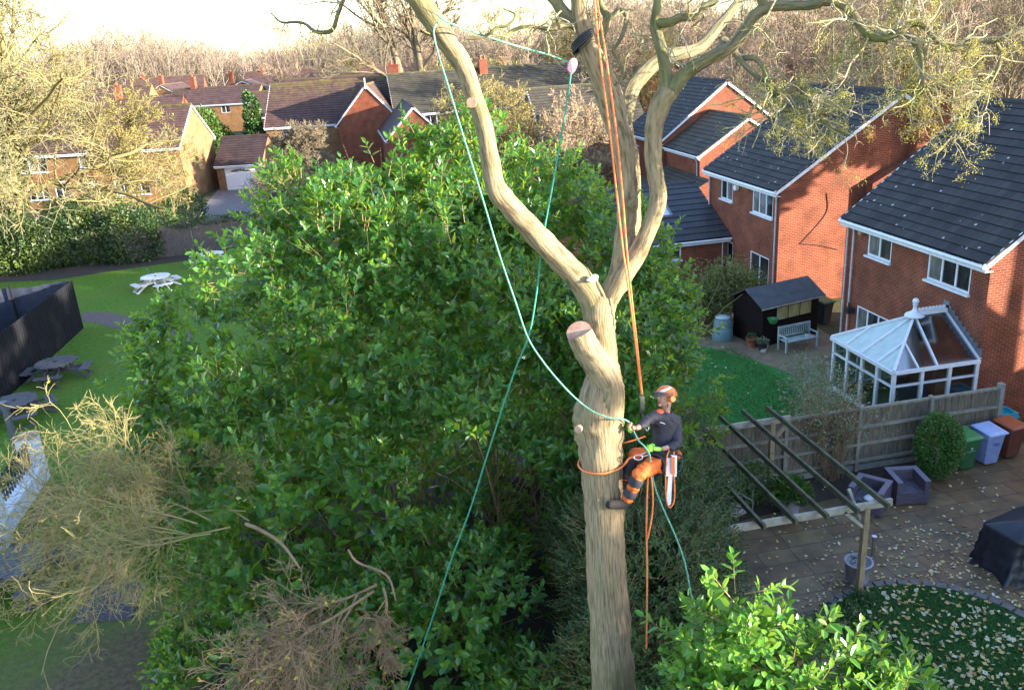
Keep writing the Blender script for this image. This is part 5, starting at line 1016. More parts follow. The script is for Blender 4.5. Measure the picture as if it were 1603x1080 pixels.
b_ = MB(); b_.box((X0 + .15, Y0 + .15, .02), (X1 - .02, Y1 - .15, .06)); part('floor', b_, MAT['coping'], cons)
b_ = MB(); b_.box((16.2, 21.2, .061), (17.3, 22.0, .5)); b_.box((16.2, 21.9, .5), (17.3, 22.1, .95)); solo('sofa', b_, MAT['compost'], 'grey sofa seen through the conservatory glass', 'sofa')
# panel fence between the two gardens
fn = thing('panel_fence', (13.1, 19.2, 0), 'weathered wooden panel fence with posts between patio and conservatory garden', 'fence')
for k, x in enumerate((6.5, 8.7, 10.9, 13.1, 15.3, 17.5)):
    m_ = MB(); top = 2.05 if k == 5 else 1.98; s = .065 if k == 5 else .052; m_.box((x - s, 19.2 - s * 1.9, 0), (x + s, 19.2 + s, top)); part('post', m_, MAT['conc'] if k in (5, 1) else MAT['railwood'], fn)
    if k == 5: break
    a, b = x + .055, x + 2.145; m_ = MB(); nb = 20; w_ = (b - a) / nb
    for i in range(nb): xx = a + w_ * (i + .5); m_.box((xx - w_ * .5, 19.19 + .01 * (i % 2), .17), (xx + w_ * .49, 19.215 + .01 * (i % 2), 1.86 + random.uniform(-.006, .006)))
    pn = part('panel', m_, MAT['fence'], fn)
    m_ = MB()
    for z in (.28, .8, 1.32): m_.box((a, 19.11, z), (b, 19.188, z + .075))
    m_.box((a - .02, 19.15, 1.87), (b + .02, 19.25, 1.93)); part('rail', m_, MAT['railwood'], pn)
    m_ = MB(); m_.box((a, 19.17, 0), (b, 19.22, .168)); part('gravel_board', m_, MAT['conc'], fn)
board_fence('board_fence', 'short dark board fence behind the olive-leaved shrub and compost bin', 'fence', [(10.0, 32.6), (15.2, 32.4)], 1.7, MAT['fence'], .12)
# shed
sh = thing('garden_shed', (0, 0, 0), 'black-brown garden shed with grey felt roof and yellowed windows', 'shed')
b_ = MB(); W_, D_, E_, R_ = 2.85, 1.75, 1.72, 2.2
for k in range(13): z = k * E_ / 13; b_.box((0 - .006 * (k % 2), -.006 * (k % 2), z), (W_, D_, z + E_ / 13))
for x in (0, W_): b_.add([(x, 0, E_), (x, D_, E_), (x, D_ / 2, R_)], [(0, 1, 2)])
part('wall', b_, MAT['shed'], sh)
b_ = MB()
for y0_, s in ((-.16, 1), (D_ + .16, -1)):
    zz = E_ - .16 * (R_ - E_) / (D_ / 2); b_.add([(-.2, y0_, zz + .03), (W_ + .2, y0_, zz + .03), (W_ + .2, D_ / 2, R_ + .03), (-.2, D_ / 2, R_ + .03), (-.2, y0_, zz), (W_ + .2, y0_, zz), (W_ + .2, D_ / 2, R_), (-.2, D_ / 2, R_)], [(0, 1, 2, 3), (7, 6, 5, 4), (0, 4, 5, 1), (0, 3, 7, 4), (1, 5, 6, 2)])
rf = part('roof', b_, MAT['felt'], sh); b_ = MB(); b_.bar((-.21, -.17, E_ - .1), (W_ + .21, -.17, E_ - .1), .02, .05); part('edge_trim', b_, MAT['fence_pale'], rf)
for k in range(3):
    b_ = MB(); x = .68 + k * .6; b_.quad((x, -.02, 1.0), (x + .56, -.02, 1.0), (x + .56, -.02, 1.5), (x, -.02, 1.5)); part('window', b_, MAT['shedwin'], sh)
b_ = MB(); b_.lathe([(.02, 0), (.13, .02), (.2, .16), (.22, .2)], (.3, -.2, 1.0), 12); hb_ = solo('hanging_basket', b_, MAT['greenbin_l'], 'small green tub hung on the front of the dark shed', 'tub')
sh.location = (15.35, 29.15, 0); sh.rotation_euler = (0, 0, math.radians(14)); hb_.location = (15.7, 29.0, 1.0)
# bench
bn = thing('garden_bench', (0, 0, 0), 'pale blue-white slatted wooden bench in front of the dark shed', 'bench')
b_ = MB()
for k in range(4): b_.box((-.7, -.24 + k * .125, .42), (.7, -.24 + k * .125 + .105, .445))
part('seat', b_, MAT['bench'], bn); b_ = MB(); b_.box((-.7, .235, .86), (.7, .275, .95)); b_.box((-.7, .235, .5), (.7, .275, .56))
for k in range(15): x = -.62 + k * .0886; b_.box((x - .02, .243, .56), (x + .02, .267, .86))
part('backrest', b_, MAT['bench'], bn)
for sx in (-.72, .72):
    b_ = MB(); b_.box((sx - .03, -.27, .6), (sx + .03, .27, .64)); part('armrest', b_, MAT['bench'], bn)
    for sy, h in ((-.24, .6), (.255, .95)): b_ = MB(); b_.box((sx - .028, sy - .03, 0), (sx + .028, sy + .03, h)); part('leg', b_, MAT['bench'], bn)
place(bn, (16.55, 28.55, 0), math.radians(9))
b_ = MB(); b_.lathe([(.06, 0), (.08, .1), (.07, .1)], (16.95, 28.6, .446), 10); t = thing('potted_plant', (16.95, 28.6, .446), 'tiny potted plant standing on the pale slatted bench', 'plant pot'); part('pot', b_, MAT['white_plastic'], t)
b_ = MB(); chips(b_, np.array([16.95, 28.6, .62]) + rng.normal(0, .05, (60, 3)), .06, rng); part('leaves', b_, MAT['darkleaf'], t)
t = thing('compost_bin', (14.35, 30.6, 0), 'grey-green plastic compost bin with round lid under the olive-leaved shrub', 'compost bin')
b_ = MB(); b_.lathe([(.42, 0), (.43, .1), (.4, .45), (.38, .47), (.36, .8), (.28, .92), (.05, .94)], (14.35, 30.6, 0), 18); part('body', b_, MAT['compost'], t, True); b_ = MB(); b_.lathe([(.3, 0), (.31, .05), (.12, .1), (.001, .1)], (14.35, 30.6, .92), 18); part('lid', b_, MAT['alu'] if False else MAT['bench'], t, True)
def potted(name, lab, p, r, h, potm, leafm, n, spr, lh, L=.09, tex=None):
    t = thing(name, (p[0], p[1], 0), lab, 'plant pot'); b = MB(); b.lathe([(r * .05, .0), (r * .78, 0), (r * .8, .02), (r * .97, h * .93), (r * 1.05, h * .93), (r * 1.05, h), (r * .9, h), (r * .88, h * .9), (.001, h * .9)], (p[0], p[1], .008), 22); part('pot', b, potm, t, True)
    b = MB(); q = rng.normal(size=(n, 3)); q = nrm(q) * rng.uniform(.4, 1, (n, 1)) * spr; q[:, 2] = abs(q[:, 2]) * lh / spr
    P = q + np.array([p[0], p[1], h]); leaves(b, P, nrm(q + [0, 0, .15 * spr] + rng.normal(0, .3 * spr, q.shape)), nrm(rng.normal(0, .5, q.shape) + [0, 0, 1]), L, .32); part('leaves', b, leafm, t); return t
potted('potted_plant', 'terracotta pot at the edge of the garden lawn, left of the shed', (15.05, 29.4), .24, .35, MAT['terracotta'], MAT['darkleaf'], 120, .2, .2)
potted('potted_plant', 'small dark pot of grey foliage nearest the shed corner', (15.25, 28.9), .2, .3, MAT['charcoal'], MAT['greyleaf'], 150, .25, .2)
b_ = MB(); b_.bar((15.05, 28.5, .05), (15.5, 29.1, .12), .2, .03); solo('plank', b_, MAT['fence_pale'], 'short pale plank lying against the dark shed', 'plank')
bw = D(1135, 450, 35.8); leafmass('olive_shrub', 'olive and russet small-leaved shrub tree in front of the middle brick house', [((bw.x, bw.y, bw.z), (1.45, 1.2, 1.25)), ((bw.x - .6, bw.y - .2, bw.z - .4), (1.0, 1.0, 1.0)), ((bw.x + .8, bw.y, bw.z - .1), (1.0, .9, .9))], 9500, .11, MAT['olive'], 'shrub', 81, .25, 1.6, .35, trunk=.07)
st_ = MB(); P, R = grow(rng, np.repeat([[13.7, 31.2, 0]], 9, 0), rng.normal(0, .28, (9, 3)) + [.1, 0, 1], np.full(9, 2.6), np.full(9, .03), 7, .1, 0); tubes(st_, P, R, 5); solo('shrub_stems', st_, MAT['twig_yel'], 'arching pale stems under the olive-leaved shrub', 'stems')
leafmass('silver_shrub', 'loose silvery-leaved shrub in front of the conservatory', [((13.7, 22.3, 1.0), (1.1, 1.6, 1.3)), ((13.2, 20.7, 1.2), (1.1, .8, 1.3)), ((14.3, 24, .7), (.8, 1.1, .9))], 3400, .085, MAT['greyleaf'], 'shrub', 82, .3, 1.5, .3)
r = np.random.default_rng(83); t = thing('climbing_shrub', (12.2, 18.95, 0), 'upright bundle of bare reddish-brown stems with pale leaves against the fence', 'shrub'); st_ = MB()
P, R = grow(r, np.array([12.2, 18.9, 0]) + r.normal(0, .15, (46, 3)) * [1, .4, 0], r.normal(0, .22, (46, 3)) * [1.3, .6, 1] + [0, 0, 1], r.uniform(1.8, 3.0, 46), np.full(46, .012), 8, .06, .02); tubes(st_, P, R, 4); P1, R1 = kids(r, P, R, 7, .4, .6, .6, 6, .2, .0, .45); tubes(st_, P1, np.maximum(R1, .004), 3); part('stems', st_, MAT['twig_brown'], t)
q = P1.reshape(-1, 3); b_ = MB(); chips(b_, q[r.choice(len(q), 1100)] + r.normal(0, .05, (1100, 3)), .075, r); part('leaves', b_, MAT['greyleaf'], t)
# wheelie bins
def wheelie(lab, p, rz, bm, lm, logo=None, sc=1.0, name='wheelie_bin'):
    t = thing(name, (0, 0, 0), lab, 'wheelie bin', 'wheelie bins beside the brick wall'); W0, W1, D0, D1, H = .22, .285, .24, .33, .96; b = MB(); lv = []
    prof = [(.0, 0.0), (.04, .0), (.5, .5), (.9, .92), (.93, 1.02), (.96, 1.02)]
    rings = []
    for z, f in ((.06, 0), (.5, .5), (.88, .93), (.9, 1.06), (.96, 1.06)):
        w = W0 + (W1 - W0) * f; d = D0 + (D1 - D0) * f; c = .05; rings.append([(-w + c, -d, z), (w - c, -d, z), (w, -d + c, z), (w, d - c, z), (w - c, d, z), (-w + c, d, z), (-w, d - c, z), (-w, -d + c, z)])
    n = 8; v = [q for rr in rings for q in rr]; b.add(v, [(k * n + i, k * n + (i + 1) % n, (k + 1) * n + (i + 1) % n, (k + 1) * n + i) for k in range(4) for i in range(n)]); b.add(rings[0] + [(0, 0, .06)], [(8, (i + 1) % 8, i) for i in range(8)]); part('body', b, bm, t)
    b = MB(); R0 = [(-.31, -.38), (.31, -.38), (.31, .34), (-.31, .34)]; b.add([(x, y, .965 + (.05 if y > 0 else 0)) for x, y in R0] + [(x, y, 1.0 + (.06 if y > 0 else 0)) for x, y in R0] + [(x * .8, y * .8, 1.04 + (.06 if y > 0 else 0)) for x, y in R0], [(0, 3, 2, 1), (0, 1, 5, 4), (1, 2, 6, 5), (2, 3, 7, 6), (3, 0, 4, 7), (4, 5, 9, 8), (5, 6, 10, 9), (6, 7, 11, 10), (7, 4, 8, 11), (8, 9, 10, 11)]); part('lid', b, lm, t)
    b = MB(); b.cyl((-.26, .38, .98), (.26, .38, .98), .016, n=8); b.bar((-.24, .3, .96), (-.24, .4, .98), .03, .03); b.bar((.24, .3, .96), (.24, .4, .98), .03, .03); part('handle', b, bm, t)
    for sx in (-.25, .25): b = MB(); b.cyl((sx - .025, .27, .1), (sx + .025, .27, .1), .1, n=16); part('wheel', b, MAT['black'], t)
    if logo:
        b = MB()
        for (x0, x1, z0, z1) in logo[1]: zf = (z0 + z1) / 2; yy = -(D0 + (D1 - D0) * ((zf - .06) / .82) * .93) - .006; b.box((x0, yy, z0), (x1, yy + .004, z1))
        part('printed_logo', b, logo[0], t)
    place(t, p, rz, sc); return t
LG = [(-.13, .06, .70, .715), (-.11, -.02, .655, .668), (-.03, .1, .62, .635), (-.03, -.01, .62, .7), (.085, .1, .635, .7), (.0, .07, .66, .675)]
wheelie('green wheelie bin half hidden behind the round clipped bush', (15.95, 18.5, .01), .08, MAT['greenbin'], MAT['greenbin_l'], (MAT['paleink'], [(-.03, .03, .68, .72), (-.02, .0, .64, .68), (-.14, .14, .6, .608)]))
wheelie('pale blue wheelie bin with dark blue printed logo between green and brown bins', (16.75, 18.55, .01), .1, MAT['bluebin'], MAT['bluebin_l'], (MAT['ink'], LG))
wheelie('brown wheelie bin with rust-orange lid at the right of the row', (17.55, 18.7, .01), .16, MAT['brownbin'], MAT['brownbin_l'])
wheelie('dark green wheelie bin standing alone in the gap behind the dark shed', (19.0, 30.9, .01), .2, MAT['charcoal'], MAT['greenbin'])
t = thing('recycling_box', (18.15, 19.7, 0), 'open teal recycling box on a pale bin behind the end fence post', 'recycling box'); b_ = MB(); b_.add([(17.93, 19.45, 0), (18.37, 19.45, 0), (18.37, 19.85, 0), (17.93, 19.85, 0), (17.88, 19.4, .72), (18.42, 19.4, .72), (18.42, 19.9, .72), (17.88, 19.9, .72)], [(0, 3, 2, 1), (0, 1, 5, 4), (1, 2, 6, 5), (2, 3, 7, 6), (3, 0, 4, 7)]); part('body', b_, MAT['bluebin'], t)
b_ = MB(); b_.box((17.84, 19.36, .74), (18.46, 19.94, .80)); b_.box((17.87, 19.39, .80), (18.43, 19.44, .9)); b_.box((17.87, 19.86, .80), (18.43, 19.91, .9)); b_.box((17.87, 19.44, .80), (17.92, 19.86, .9)); b_.box((18.38, 19.44, .80), (18.43, 19.86, .9)); part('tray', b_, MAT['tealbox'], t)
leafmass('clipped_bush', 'round clipped evergreen bush beside the green wheelie bin', [((14.95, 18.25, .95), (.6, .58, .92))], 9000, .065, MAT['box'], 'bush', 84, .04, 2, .8)
# rattan armchairs
def armchair(lab, p, rz):
    t = thing('rattan_armchair', (0, 0, 0), lab, 'armchair', 'rattan armchairs on the patio')
    b = MB(); b.box((-.29, -.42, .03), (.29, .28, .36)); part('seat', b, MAT['wicker'], t)
    for s in (-1, 1): b = MB(); b.box((s * .293, -.42, .03), (s * .42, .42, .66)); part('armrest', b, MAT['wicker'], t)
    b = MB(); b.box((-.29, .283, .03), (.29, .42, .66)); part('backrest', b, MAT['wicker'], t)
    b = MB(); b.box((-.43, -.43, .662), (-.285, .43, .69)); b.box((.285, -.43, .662), (.43, .43, .69)); b.box((-.284, .275, .662), (.284, .43, .69)); part('top_trim', b, MAT['trim'], t)
    for x in (-.36, .36):
        for y in (-.36, .36): b = MB(); b.cyl((x, y, 0), (x, y, .03), .025, n=8); part('foot', b, MAT['black'], t)
    place(t, p, rz); return t
armchair('purple-grey rattan armchair facing the camera beside the round bush', (13.5, 17.5, .01), math.radians(-11))
armchair('purple-grey rattan armchair turned sideways under the pergola beam end', (12.35, 17.35, .01), math.radians(-50))
b_ = MB(); b_.lathe([(.001, .02), (.14, .0), (.16, .03), (.12, .07), (.001, .08)], (12.25, 17.15, .375), 14, 1.3, .9); solo('seat_cushion', b_, MAT['render_white'], 'small whitish pad lying on the sideways armchair', 'pad', smooth=True)
t = thing('garden_chair', (0, 0, 0), 'pinkish mesh garden chair half behind the laurel under the pergola', 'chair')
b_ = MB(); b_.bar((-.27, 0, .42), (.27, 0, .42), .48, .02); part('seat', b_, MAT['pinkfab'], t); b_ = MB(); b_.add([(-.27, .24, .43), (.27, .24, .43), (.27, .38, 1.0), (-.27, .38, 1.0), (-.27, .26, .43), (.27, .26, .43), (.27, .4, 1.0), (-.27, .4, 1.0)], [(0, 1, 2, 3), (7, 6, 5, 4), (3, 2, 6, 7)]); part('backrest', b_, MAT['pinkfab'], t)
for s in (-.3, .3):
    b_ = MB(); b_.cyl((s, -.24, 0), (s, -.2, .62), .014, n=8); b_.cyl((s, .3, 0), (s, .26, .62), .014, n=8); b_.cyl((s, -.22, .62), (s, .3, .64), .018, n=8); part('leg', b_, MAT['alu'], t)
pc = G(1152, 822); place(t, (pc.x, pc.y, .01), .35, 1.1)
pp = G(1242, 812); potted('potted_plant', 'leafy green plant in a tall pale pot beneath the pergola rafters', (pp.x, pp.y + .2), .26, .55, MAT['pot'], MAT['box'], 700, .46, .5, .2)
potted('potted_plant', 'large pale pot of soil and sprouts by the pergola post', (10.28, 14.62), .3, .52, MAT['pot'], MAT['darkleaf'], 120, .22, .05, .06)
pp = G(1120, 945); potted('potted_plant', 'terracotta pot of small sprouts beside the hanging green rope end', (pp.x, pp.y), .27, .36, MAT['terracotta'], MAT['olive'], 200, .22, .07, .06)
leafmass('border_plants', 'yellow-green low border plants between the pink chair and fence', [((8.6, 18.3, .5), (.6, .5, .7)), ((9.6, 18.4, .6), (.7, .5, .9)), ((7.6, 18.3, .6), (.6, .5, .8))], 2600, .08, MAT['goldcon'] if False else MAT['conifer'], 'plants', 85, .3, 2, .3)
leafmass('low_shrub', 'low grey-green ground shrub at the foot of the pergola post', [((9.2, 13.4, .1), (.6, .5, .3)), ((8.4, 13.0, .15), (.6, .5, .35)), ((9.9, 13.85, .05), (.4, .25, .25))], 2600, .06, MAT['darkleaf'], 'shrub', 86, .2, 2, .3)
leafmass('low_shrub', 'small grey-leaved spreading plant on the paving right of laurel tips', [((7.3, 14.6, .1), (.5, .6, .3))], 900, .07, MAT['greyleaf'], 'shrub', 87, .2, 2, .3)
# pergola
pg = thing('pergola', (8.9, 16.4, 0), 'open wooden pergola with slanting mossy rafters over the patio corner', 'pergola')
for x, y, h in ((10.03, 14.16, 2.2), (10.2, 18.62, 2.2), (7.0, 14.16, 2.2), (7.0, 18.62, 2.2)):
    m_ = MB(); m_.bar((x, y, 0), (x, y, h), .12, .12); part('post', m_, MAT['post'], pg)
for y, x1 in ((14.16, 10.62), (18.62, 10.7)): m_ = MB(); m_.bar((6.6, y, 2.24), (x1, y, 2.24), .07, .16); part('beam', m_, MAT['fence_pale'], pg)
for x in (10.3, 9.6, 8.9, 8.2, 7.5): m_ = MB(); m_.bar((x, 13.8, 2.38), (x, 19.15, 2.38), .065, .12); part('rafter', m_, MAT['rafter'], pg)
m_ = MB(); m_.bar((10.03, 14.16, 1.7), (9.5, 14.16, 2.19), .07, .07); m_.bar((10.03, 14.16, 1.6), (10.03, 14.85, 2.28), .07, .07); part('brace', m_, MAT['fence_pale'], pg)
m_ = MB(); m_.bar((10.2, 18.62, 1.6), (10.7, 18.62, 2.19), .08, .08); part('brace', m_, MAT['post'], pg)
# covered barbecue
n, K = 64, 14; v = []; bc = (14.15, 14.2)
for k in range(K):
    f = k / (K - 1); z = 1.12 * (1 - f) ** .9 if False else 1.1 * (1 - f)
    for i in range(n):
        t_ = 2 * PI * i / n; c, s = math.cos(t_), math.sin(t_); e_ = .42; rx = math.copysign(abs(c) ** e_, c); ry = math.copysign(abs(s) ** e_, s)
        gr = (0 if k == 0 else (.82 + .18 * f)); fold = 1 + (.07 * math.sin(i * .98) + .06 * math.sin(i * 2.3 + 1) + .03 * math.sin(i * 3.7 + k * .5)) * f ** 1.2 + .02 * math.sin(k * 1.9 + i * .5); tail = .38 * math.exp(-((t_ - 3.5) ** 2) / .03) * f ** 3
        zz = z + .1 * math.exp(-((k - 1) ** 2)) * math.cos(t_ * 2) * .5; v.append((bc[0] + rx * (.95 * gr * fold + tail), bc[1] + ry * .72 * gr * fold, max(.012, zz - (0 if k else -.03))))
b_ = MB(); b_.add(v, [(k * n + i, k * n + (i + 1) % n, (k + 1) * n + (i + 1) % n, (k + 1) * n + i) for k in range(K - 1) for i in range(n)]); b_.xf(Matrix.Translation((bc[0], bc[1], 0)) @ Matrix.Rotation(.25, 4, 'Z') @ Matrix.Translation((-bc[0], -bc[1], 0)))
solo('barbecue_cover', b_, MAT['cover'], 'barbecue under a creased black fabric cover at the right edge', 'barbecue', smooth=True)
b_ = MB(); b_.cyl((11.15, 15.35, 0), (11.15, 15.35, .5), .04, n=10); b_.cyl((11.15, 15.35, .5), (11.15, 15.35, .56), .06, n=10); solo('garden_light', b_, MAT['alu'], 'thin silver garden light post just behind the pergola post', 'light post')

# ================================================================ ROPES AND RIGGING
rope('green_rope', [(690, 30, 9.2), (679, 48, 9.15), (686, 85, 9.2), (700, 130, 9.25), (718, 190, 9.3), (738, 255, 9.35), (758, 320, 9.4), (782, 400, 9.4), (806, 470, 9.45), (826, 528, 9.5), (850, 566, 9.5), (878, 600, 9.55), (905, 627, 9.6), (930, 645, 9.65), (955, 654, 9.7), (975, 656, 9.85), (986, 662, 9.95), (993, 677, 9.95), (1000, 690, 9.85), (1010, 700, 9.8), (1017, 712, 9.85), (1019, 730, 9.9), (1026, 765, 9.95), (1040, 800, 10), (1058, 840, 10), (1072, 880, 10), (1080, 920, 10), (1089, 965, 10)], .0105, MAT['rope_green'],
     'pale green rope looping from the top left limb down through the climber\'s hands')
rope('green_rope', [(683, 22, 9.1), (700, 35, 9.15), (740, 50, 9.4), (800, 70, 9.7), (850, 84, 9.95), (888, 97, 10.05)], .0115, MAT['rope_green'], 'taut pale green rope from top left limb across to the pulley')
rope('green_rope', [(894, 112, 10.06), (888, 160, 10.1), (878, 215, 10.1), (866, 285, 10.1), (853, 355, 10.1), (846, 410, 10.15), (839, 465, 10.2), (828, 525, 10.2), (808, 575, 10.3), (786, 640, 10.5), (762, 715, 10.7), (735, 800, 11), (705, 880, 11.3), (676, 970, 11.6), (636, 1085, 12), (620, 1130, 12.2)], .0112, MAT['rope_teal'], 'darker green rope hanging from the pulley down over the laurel')
rope('orange_rope', [(929, -20, 9.85), (934, 40, 9.85), (943, 120, 9.85), (955, 210, 9.85), (965, 300, 9.88), (975, 390, 9.9), (985, 460, 9.95), (994, 530, 10.1), (1003, 605, 10.25), (1005, 618, 10.28)], .012, MAT['rope_orange'], 'left strand of the climber\'s taut orange lifeline', 'doubled orange lifeline', m=3)
rope('orange_rope', [(931, -20, 9.85), (941, 40, 9.85), (953, 120, 9.85), (965, 210, 9.85), (974, 300, 9.88), (981, 390, 9.9), (988, 460, 9.95), (996, 530, 10.1), (1004, 605, 10.25), (1006, 618, 10.28)], .012, MAT['rope_orange'], 'right strand of the climber\'s taut orange lifeline', 'doubled orange lifeline', m=3)
def trunk_loop(cpx, cpy, d, r, tilt, a0, a1, n=26):
    c = D(cpx, cpy, d); return [(c.x + r * math.cos(a), c.y + r * math.sin(a), c.z + tilt * math.cos(a)) for a in np.linspace(a0, a1, n)]
w = np.array(trunk_loop(942, 723, 10.12, .275, .035, math.radians(330), math.radians(20 - 0 + 360 - 330 + 60))) if False else None
lp_ = trunk_loop(943, 722, 10.1, .285, .03, math.radians(60), math.radians(318)) ; q = D(985, 717, 9.9); q2 = D(994, 715, 9.86)
w = spline(lp_ + [tuple(q), tuple(q2)], 3); b_ = MB(); tubes(b_, w[None], np.full((1, len(w)), .013), 7); solo('work_positioning_rope', b_, MAT['rope_orange'], 'orange positioning rope wrapped round the trunk at the climber\'s waist', 'rope', smooth=True)
rope('work_positioning_rope', [(972, 694, 10.15), (985, 691, 10.1), (998, 687, 10.15), (1010, 683, 10.25)], .011, MAT['rope_orange'], 'short upper orange rope from behind the trunk to the climber\'s harness')
rope('orange_rope', [(1008, 722, 9.98), (1014, 740, 9.9), (1013, 775, 9.9), (1012, 830, 9.95), (1013, 900, 9.95), (1012, 1015, 9.95)], .0115, MAT['rope_orange'], 'orange rope tail hanging straight down from the climber')
rope('orange_rope', [(1012, 725, 9.96), (1019, 745, 9.88), (1022, 775, 9.88), (1021, 805, 9.9), (1015, 838, 9.93), (1013, 845, 9.94)], .0105, MAT['rope_orange'], 'short second strand of orange tail joining the hanging tail rope')
pl = thing('pulley_block', D(895, 104, 10.05), 'pinkish pulley block hung on a sling between the two limbs', 'pulley')
b_ = MB(); c = D(896, 104, 10.05); ax = (D(893, 112, 10.05) - D(899, 92, 10.05)).normalized(); sd_ = Fw.cross(ax).normalized()
for off in (-.03, .03):
    pts = [c + ax * (.09 * math.cos(t)) + sd_ * (.055 * math.sin(t)) + Fw * off for t in np.linspace(0, 2 * PI, 16, endpoint=False)]; b_.add([tuple(c + Fw * off)] + [tuple(p) for p in pts], [(0, 1 + i, 1 + (i + 1) % 16) for i in range(16)]); b_.add([tuple(p) for p in pts] + [tuple(p + Fw * .008) for p in pts], [(i, (i + 1) % 16, 16 + (i + 1) % 16, 16 + i) for i in range(16)])
part('side_plate', b_, MAT['pinkmetal'], pl); b_ = MB(); b_.cyl(c - Fw * .022 + ax * .02, c + Fw * .022 + ax * .02, .045, n=16); part('wheel', b_, MAT['red'], pl); b_ = MB(); w = spline([tuple(c - ax * .08), tuple(c - ax * .08 + sd_ * .04), tuple(D(887, 108, 10.1)), tuple(c + ax * .09)], 4); tubes(b_, w[None], np.full((1, len(w)), .007), 5); part('red_cord', b_, MAT['red'], pl)
rope('black_sling', [(898, 94, 10.08), (908, 80, 10.05), (918, 70, 10.02), (926, 62, 9.98)], .007, MAT['black'], 'thin black sling line tying the pulley to the strapped limb', cat='sling')
b_ = MB(); cc = D(913, 66, 10.2); axl = (D(905, 28, 10.2) - D(924, 88, 10.2)).normalized(); e1 = Fw.cross(axl).normalized(); e2 = axl.cross(e1)
for k in range(4):
    o_ = axl * (-.04 + k * .028); w = np.array([tuple(cc + o_ + (e1 * math.cos(t) + e2 * math.sin(t)) * .148 + axl * .05 * math.cos(t)) for t in np.linspace(0, 2 * PI, 25)]); tubes(b_, w[None], np.full((1, 25), .015), 5)
solo('strap', b_, MAT['black'], 'black webbing strap wrapped round the limb above the pulley', 'strap', smooth=True)
b_ = MB(); c = D(928, 437, 9.98); b_.ball(tuple(c + V(.02, 0, .02)), (.05, .03, .035)); b_.ball(tuple(c + V(-.04, 0, -.005)), (.04, .03, .02)); b_.ball(tuple(c + V(.0, .02, -.02)), (.07, .03, .02)); solo('crotch_pad', b_, MAT['white_plastic'], 'little white and dark scrap lodged at the main fork', 'scrap', smooth=True)

# ================================================================ THE CLIMBER
def skin(name, pts, edges, mat, parent, sub=2, label=None, root=0, wr=0.0):
    me = bpy.data.meshes.new('tmp'); b = base_of(parent); me.from_pydata([(p[0] - b[0], p[1] - b[1], p[2] - b[2]) for p, r_ in pts], edges, []); o = bpy.data.objects.new('tmp', me); COL.objects.link(o)
    o.modifiers.new('s', 'SKIN'); 
    for i, (p, r_) in enumerate(pts):
        sv = me.skin_vertices[0].data[i]; sv.radius = (r_, r_) if not hasattr(r_, '__len__') else r_; sv.use_root = (i == root)
    md = o.modifiers.new('u', 'SUBSURF'); md.levels = sub; md.render_levels = sub
    bpy.context.view_layer.update(); dg = bpy.context.evaluated_depsgraph_get(); m2 = bpy.data.meshes.new_from_object(o.evaluated_get(dg)); m2.name = name
    bpy.data.objects.remove(o); bpy.data.meshes.remove(me)
    if wr:
        n_v = len(m2.vertices); co = np.empty(n_v * 3); m2.vertices.foreach_get('co', co); co = co.reshape(-1, 3); no = np.array([v.normal[:] for v in m2.vertices]); q = co @ np.array([[31., 12, -9], [7, -28, 17], [44, 9, 60]]).T
        h = np.sin(q[:, 0] + 1.5 * np.sin(q[:, 1])) * .6 + np.sin(q[:, 2] + 2 * np.sin(q[:, 0] * .7)) * .7; m2.vertices.foreach_set('co', (co + no * (h * wr)[:, None]).ravel()); m2.update()
    for p in m2.polygons: p.use_smooth = True
    m2.materials.clear(); m2.materials.append(mat); n_ = bpy.data.objects.new(name, m2); COL.objects.link(n_); n_.parent = parent; BASE[n_.name] = b
    if label: n_['label'] = label
    return n_
pr = thing('person', D(1036, 722, 10.25), 'climber in orange helmet and dark jacket roped to the trunk, holding the green rope', 'person')
J = dict(pel=D(1036, 716, 10.25), wai=D(1038, 700, 10.3), che=D(1041, 668, 10.32), nck=D(1043, 645, 10.3), hd0=D(1043, 635, 10.28), hd=D(1042, 622, 10.27),
    sR=D(1022, 651, 10.15), eR=D(1006, 666, 10.0), wR=D(994, 671, 9.92), hR=D(989, 668, 9.9),          # arm nearer the trunk
    sL=D(1058, 657, 10.35), eL=D(1060, 697, 10.15), wL=D(1034, 703, 9.95), hL=D(1022, 702, 9.88),
    thA=D(1030, 724, 10.15), knA=D(1001, 741, 9.72), anA=D(979, 789, 9.86), toA=D(949, 790, 9.70),
    thB=D(1026, 716, 10.3), knB=D(993, 708, 10.1), anB=D(978, 757, 10.12), toB=D(969, 762, 9.98))
def body():
    pts = [(J['pel'], .09), (J['wai'], .08), (J['che'], .075), (J['nck'], .05), (J['hd0'], .055), (J['sR'], .05), (J['eR'], .04), (J['wR'], .026), (J['sL'], .05), (J['eL'], .04), (J['wL'], .026),
        (J['thA'], .07), (J['knA'], .055), (J['anA'], .03), (J['anA'].lerp(J['toA'], .75), .02), (J['thB'], .07), (J['knB'], .055), (J['anB'], .03), (J['anB'].lerp(J['toB'], .75), .02), (J['hd'], .092)]
    skin('body', pts, [(0, 1), (1, 2), (2, 3), (3, 4), (4, 19), (2, 5), (5, 6), (6, 7), (2, 8), (8, 9), (9, 10), (0, 11), (11, 12), (12, 13), (13, 14), (0, 15), (15, 16), (16, 17), (17, 18)], MAT['skin'], pr)
body()
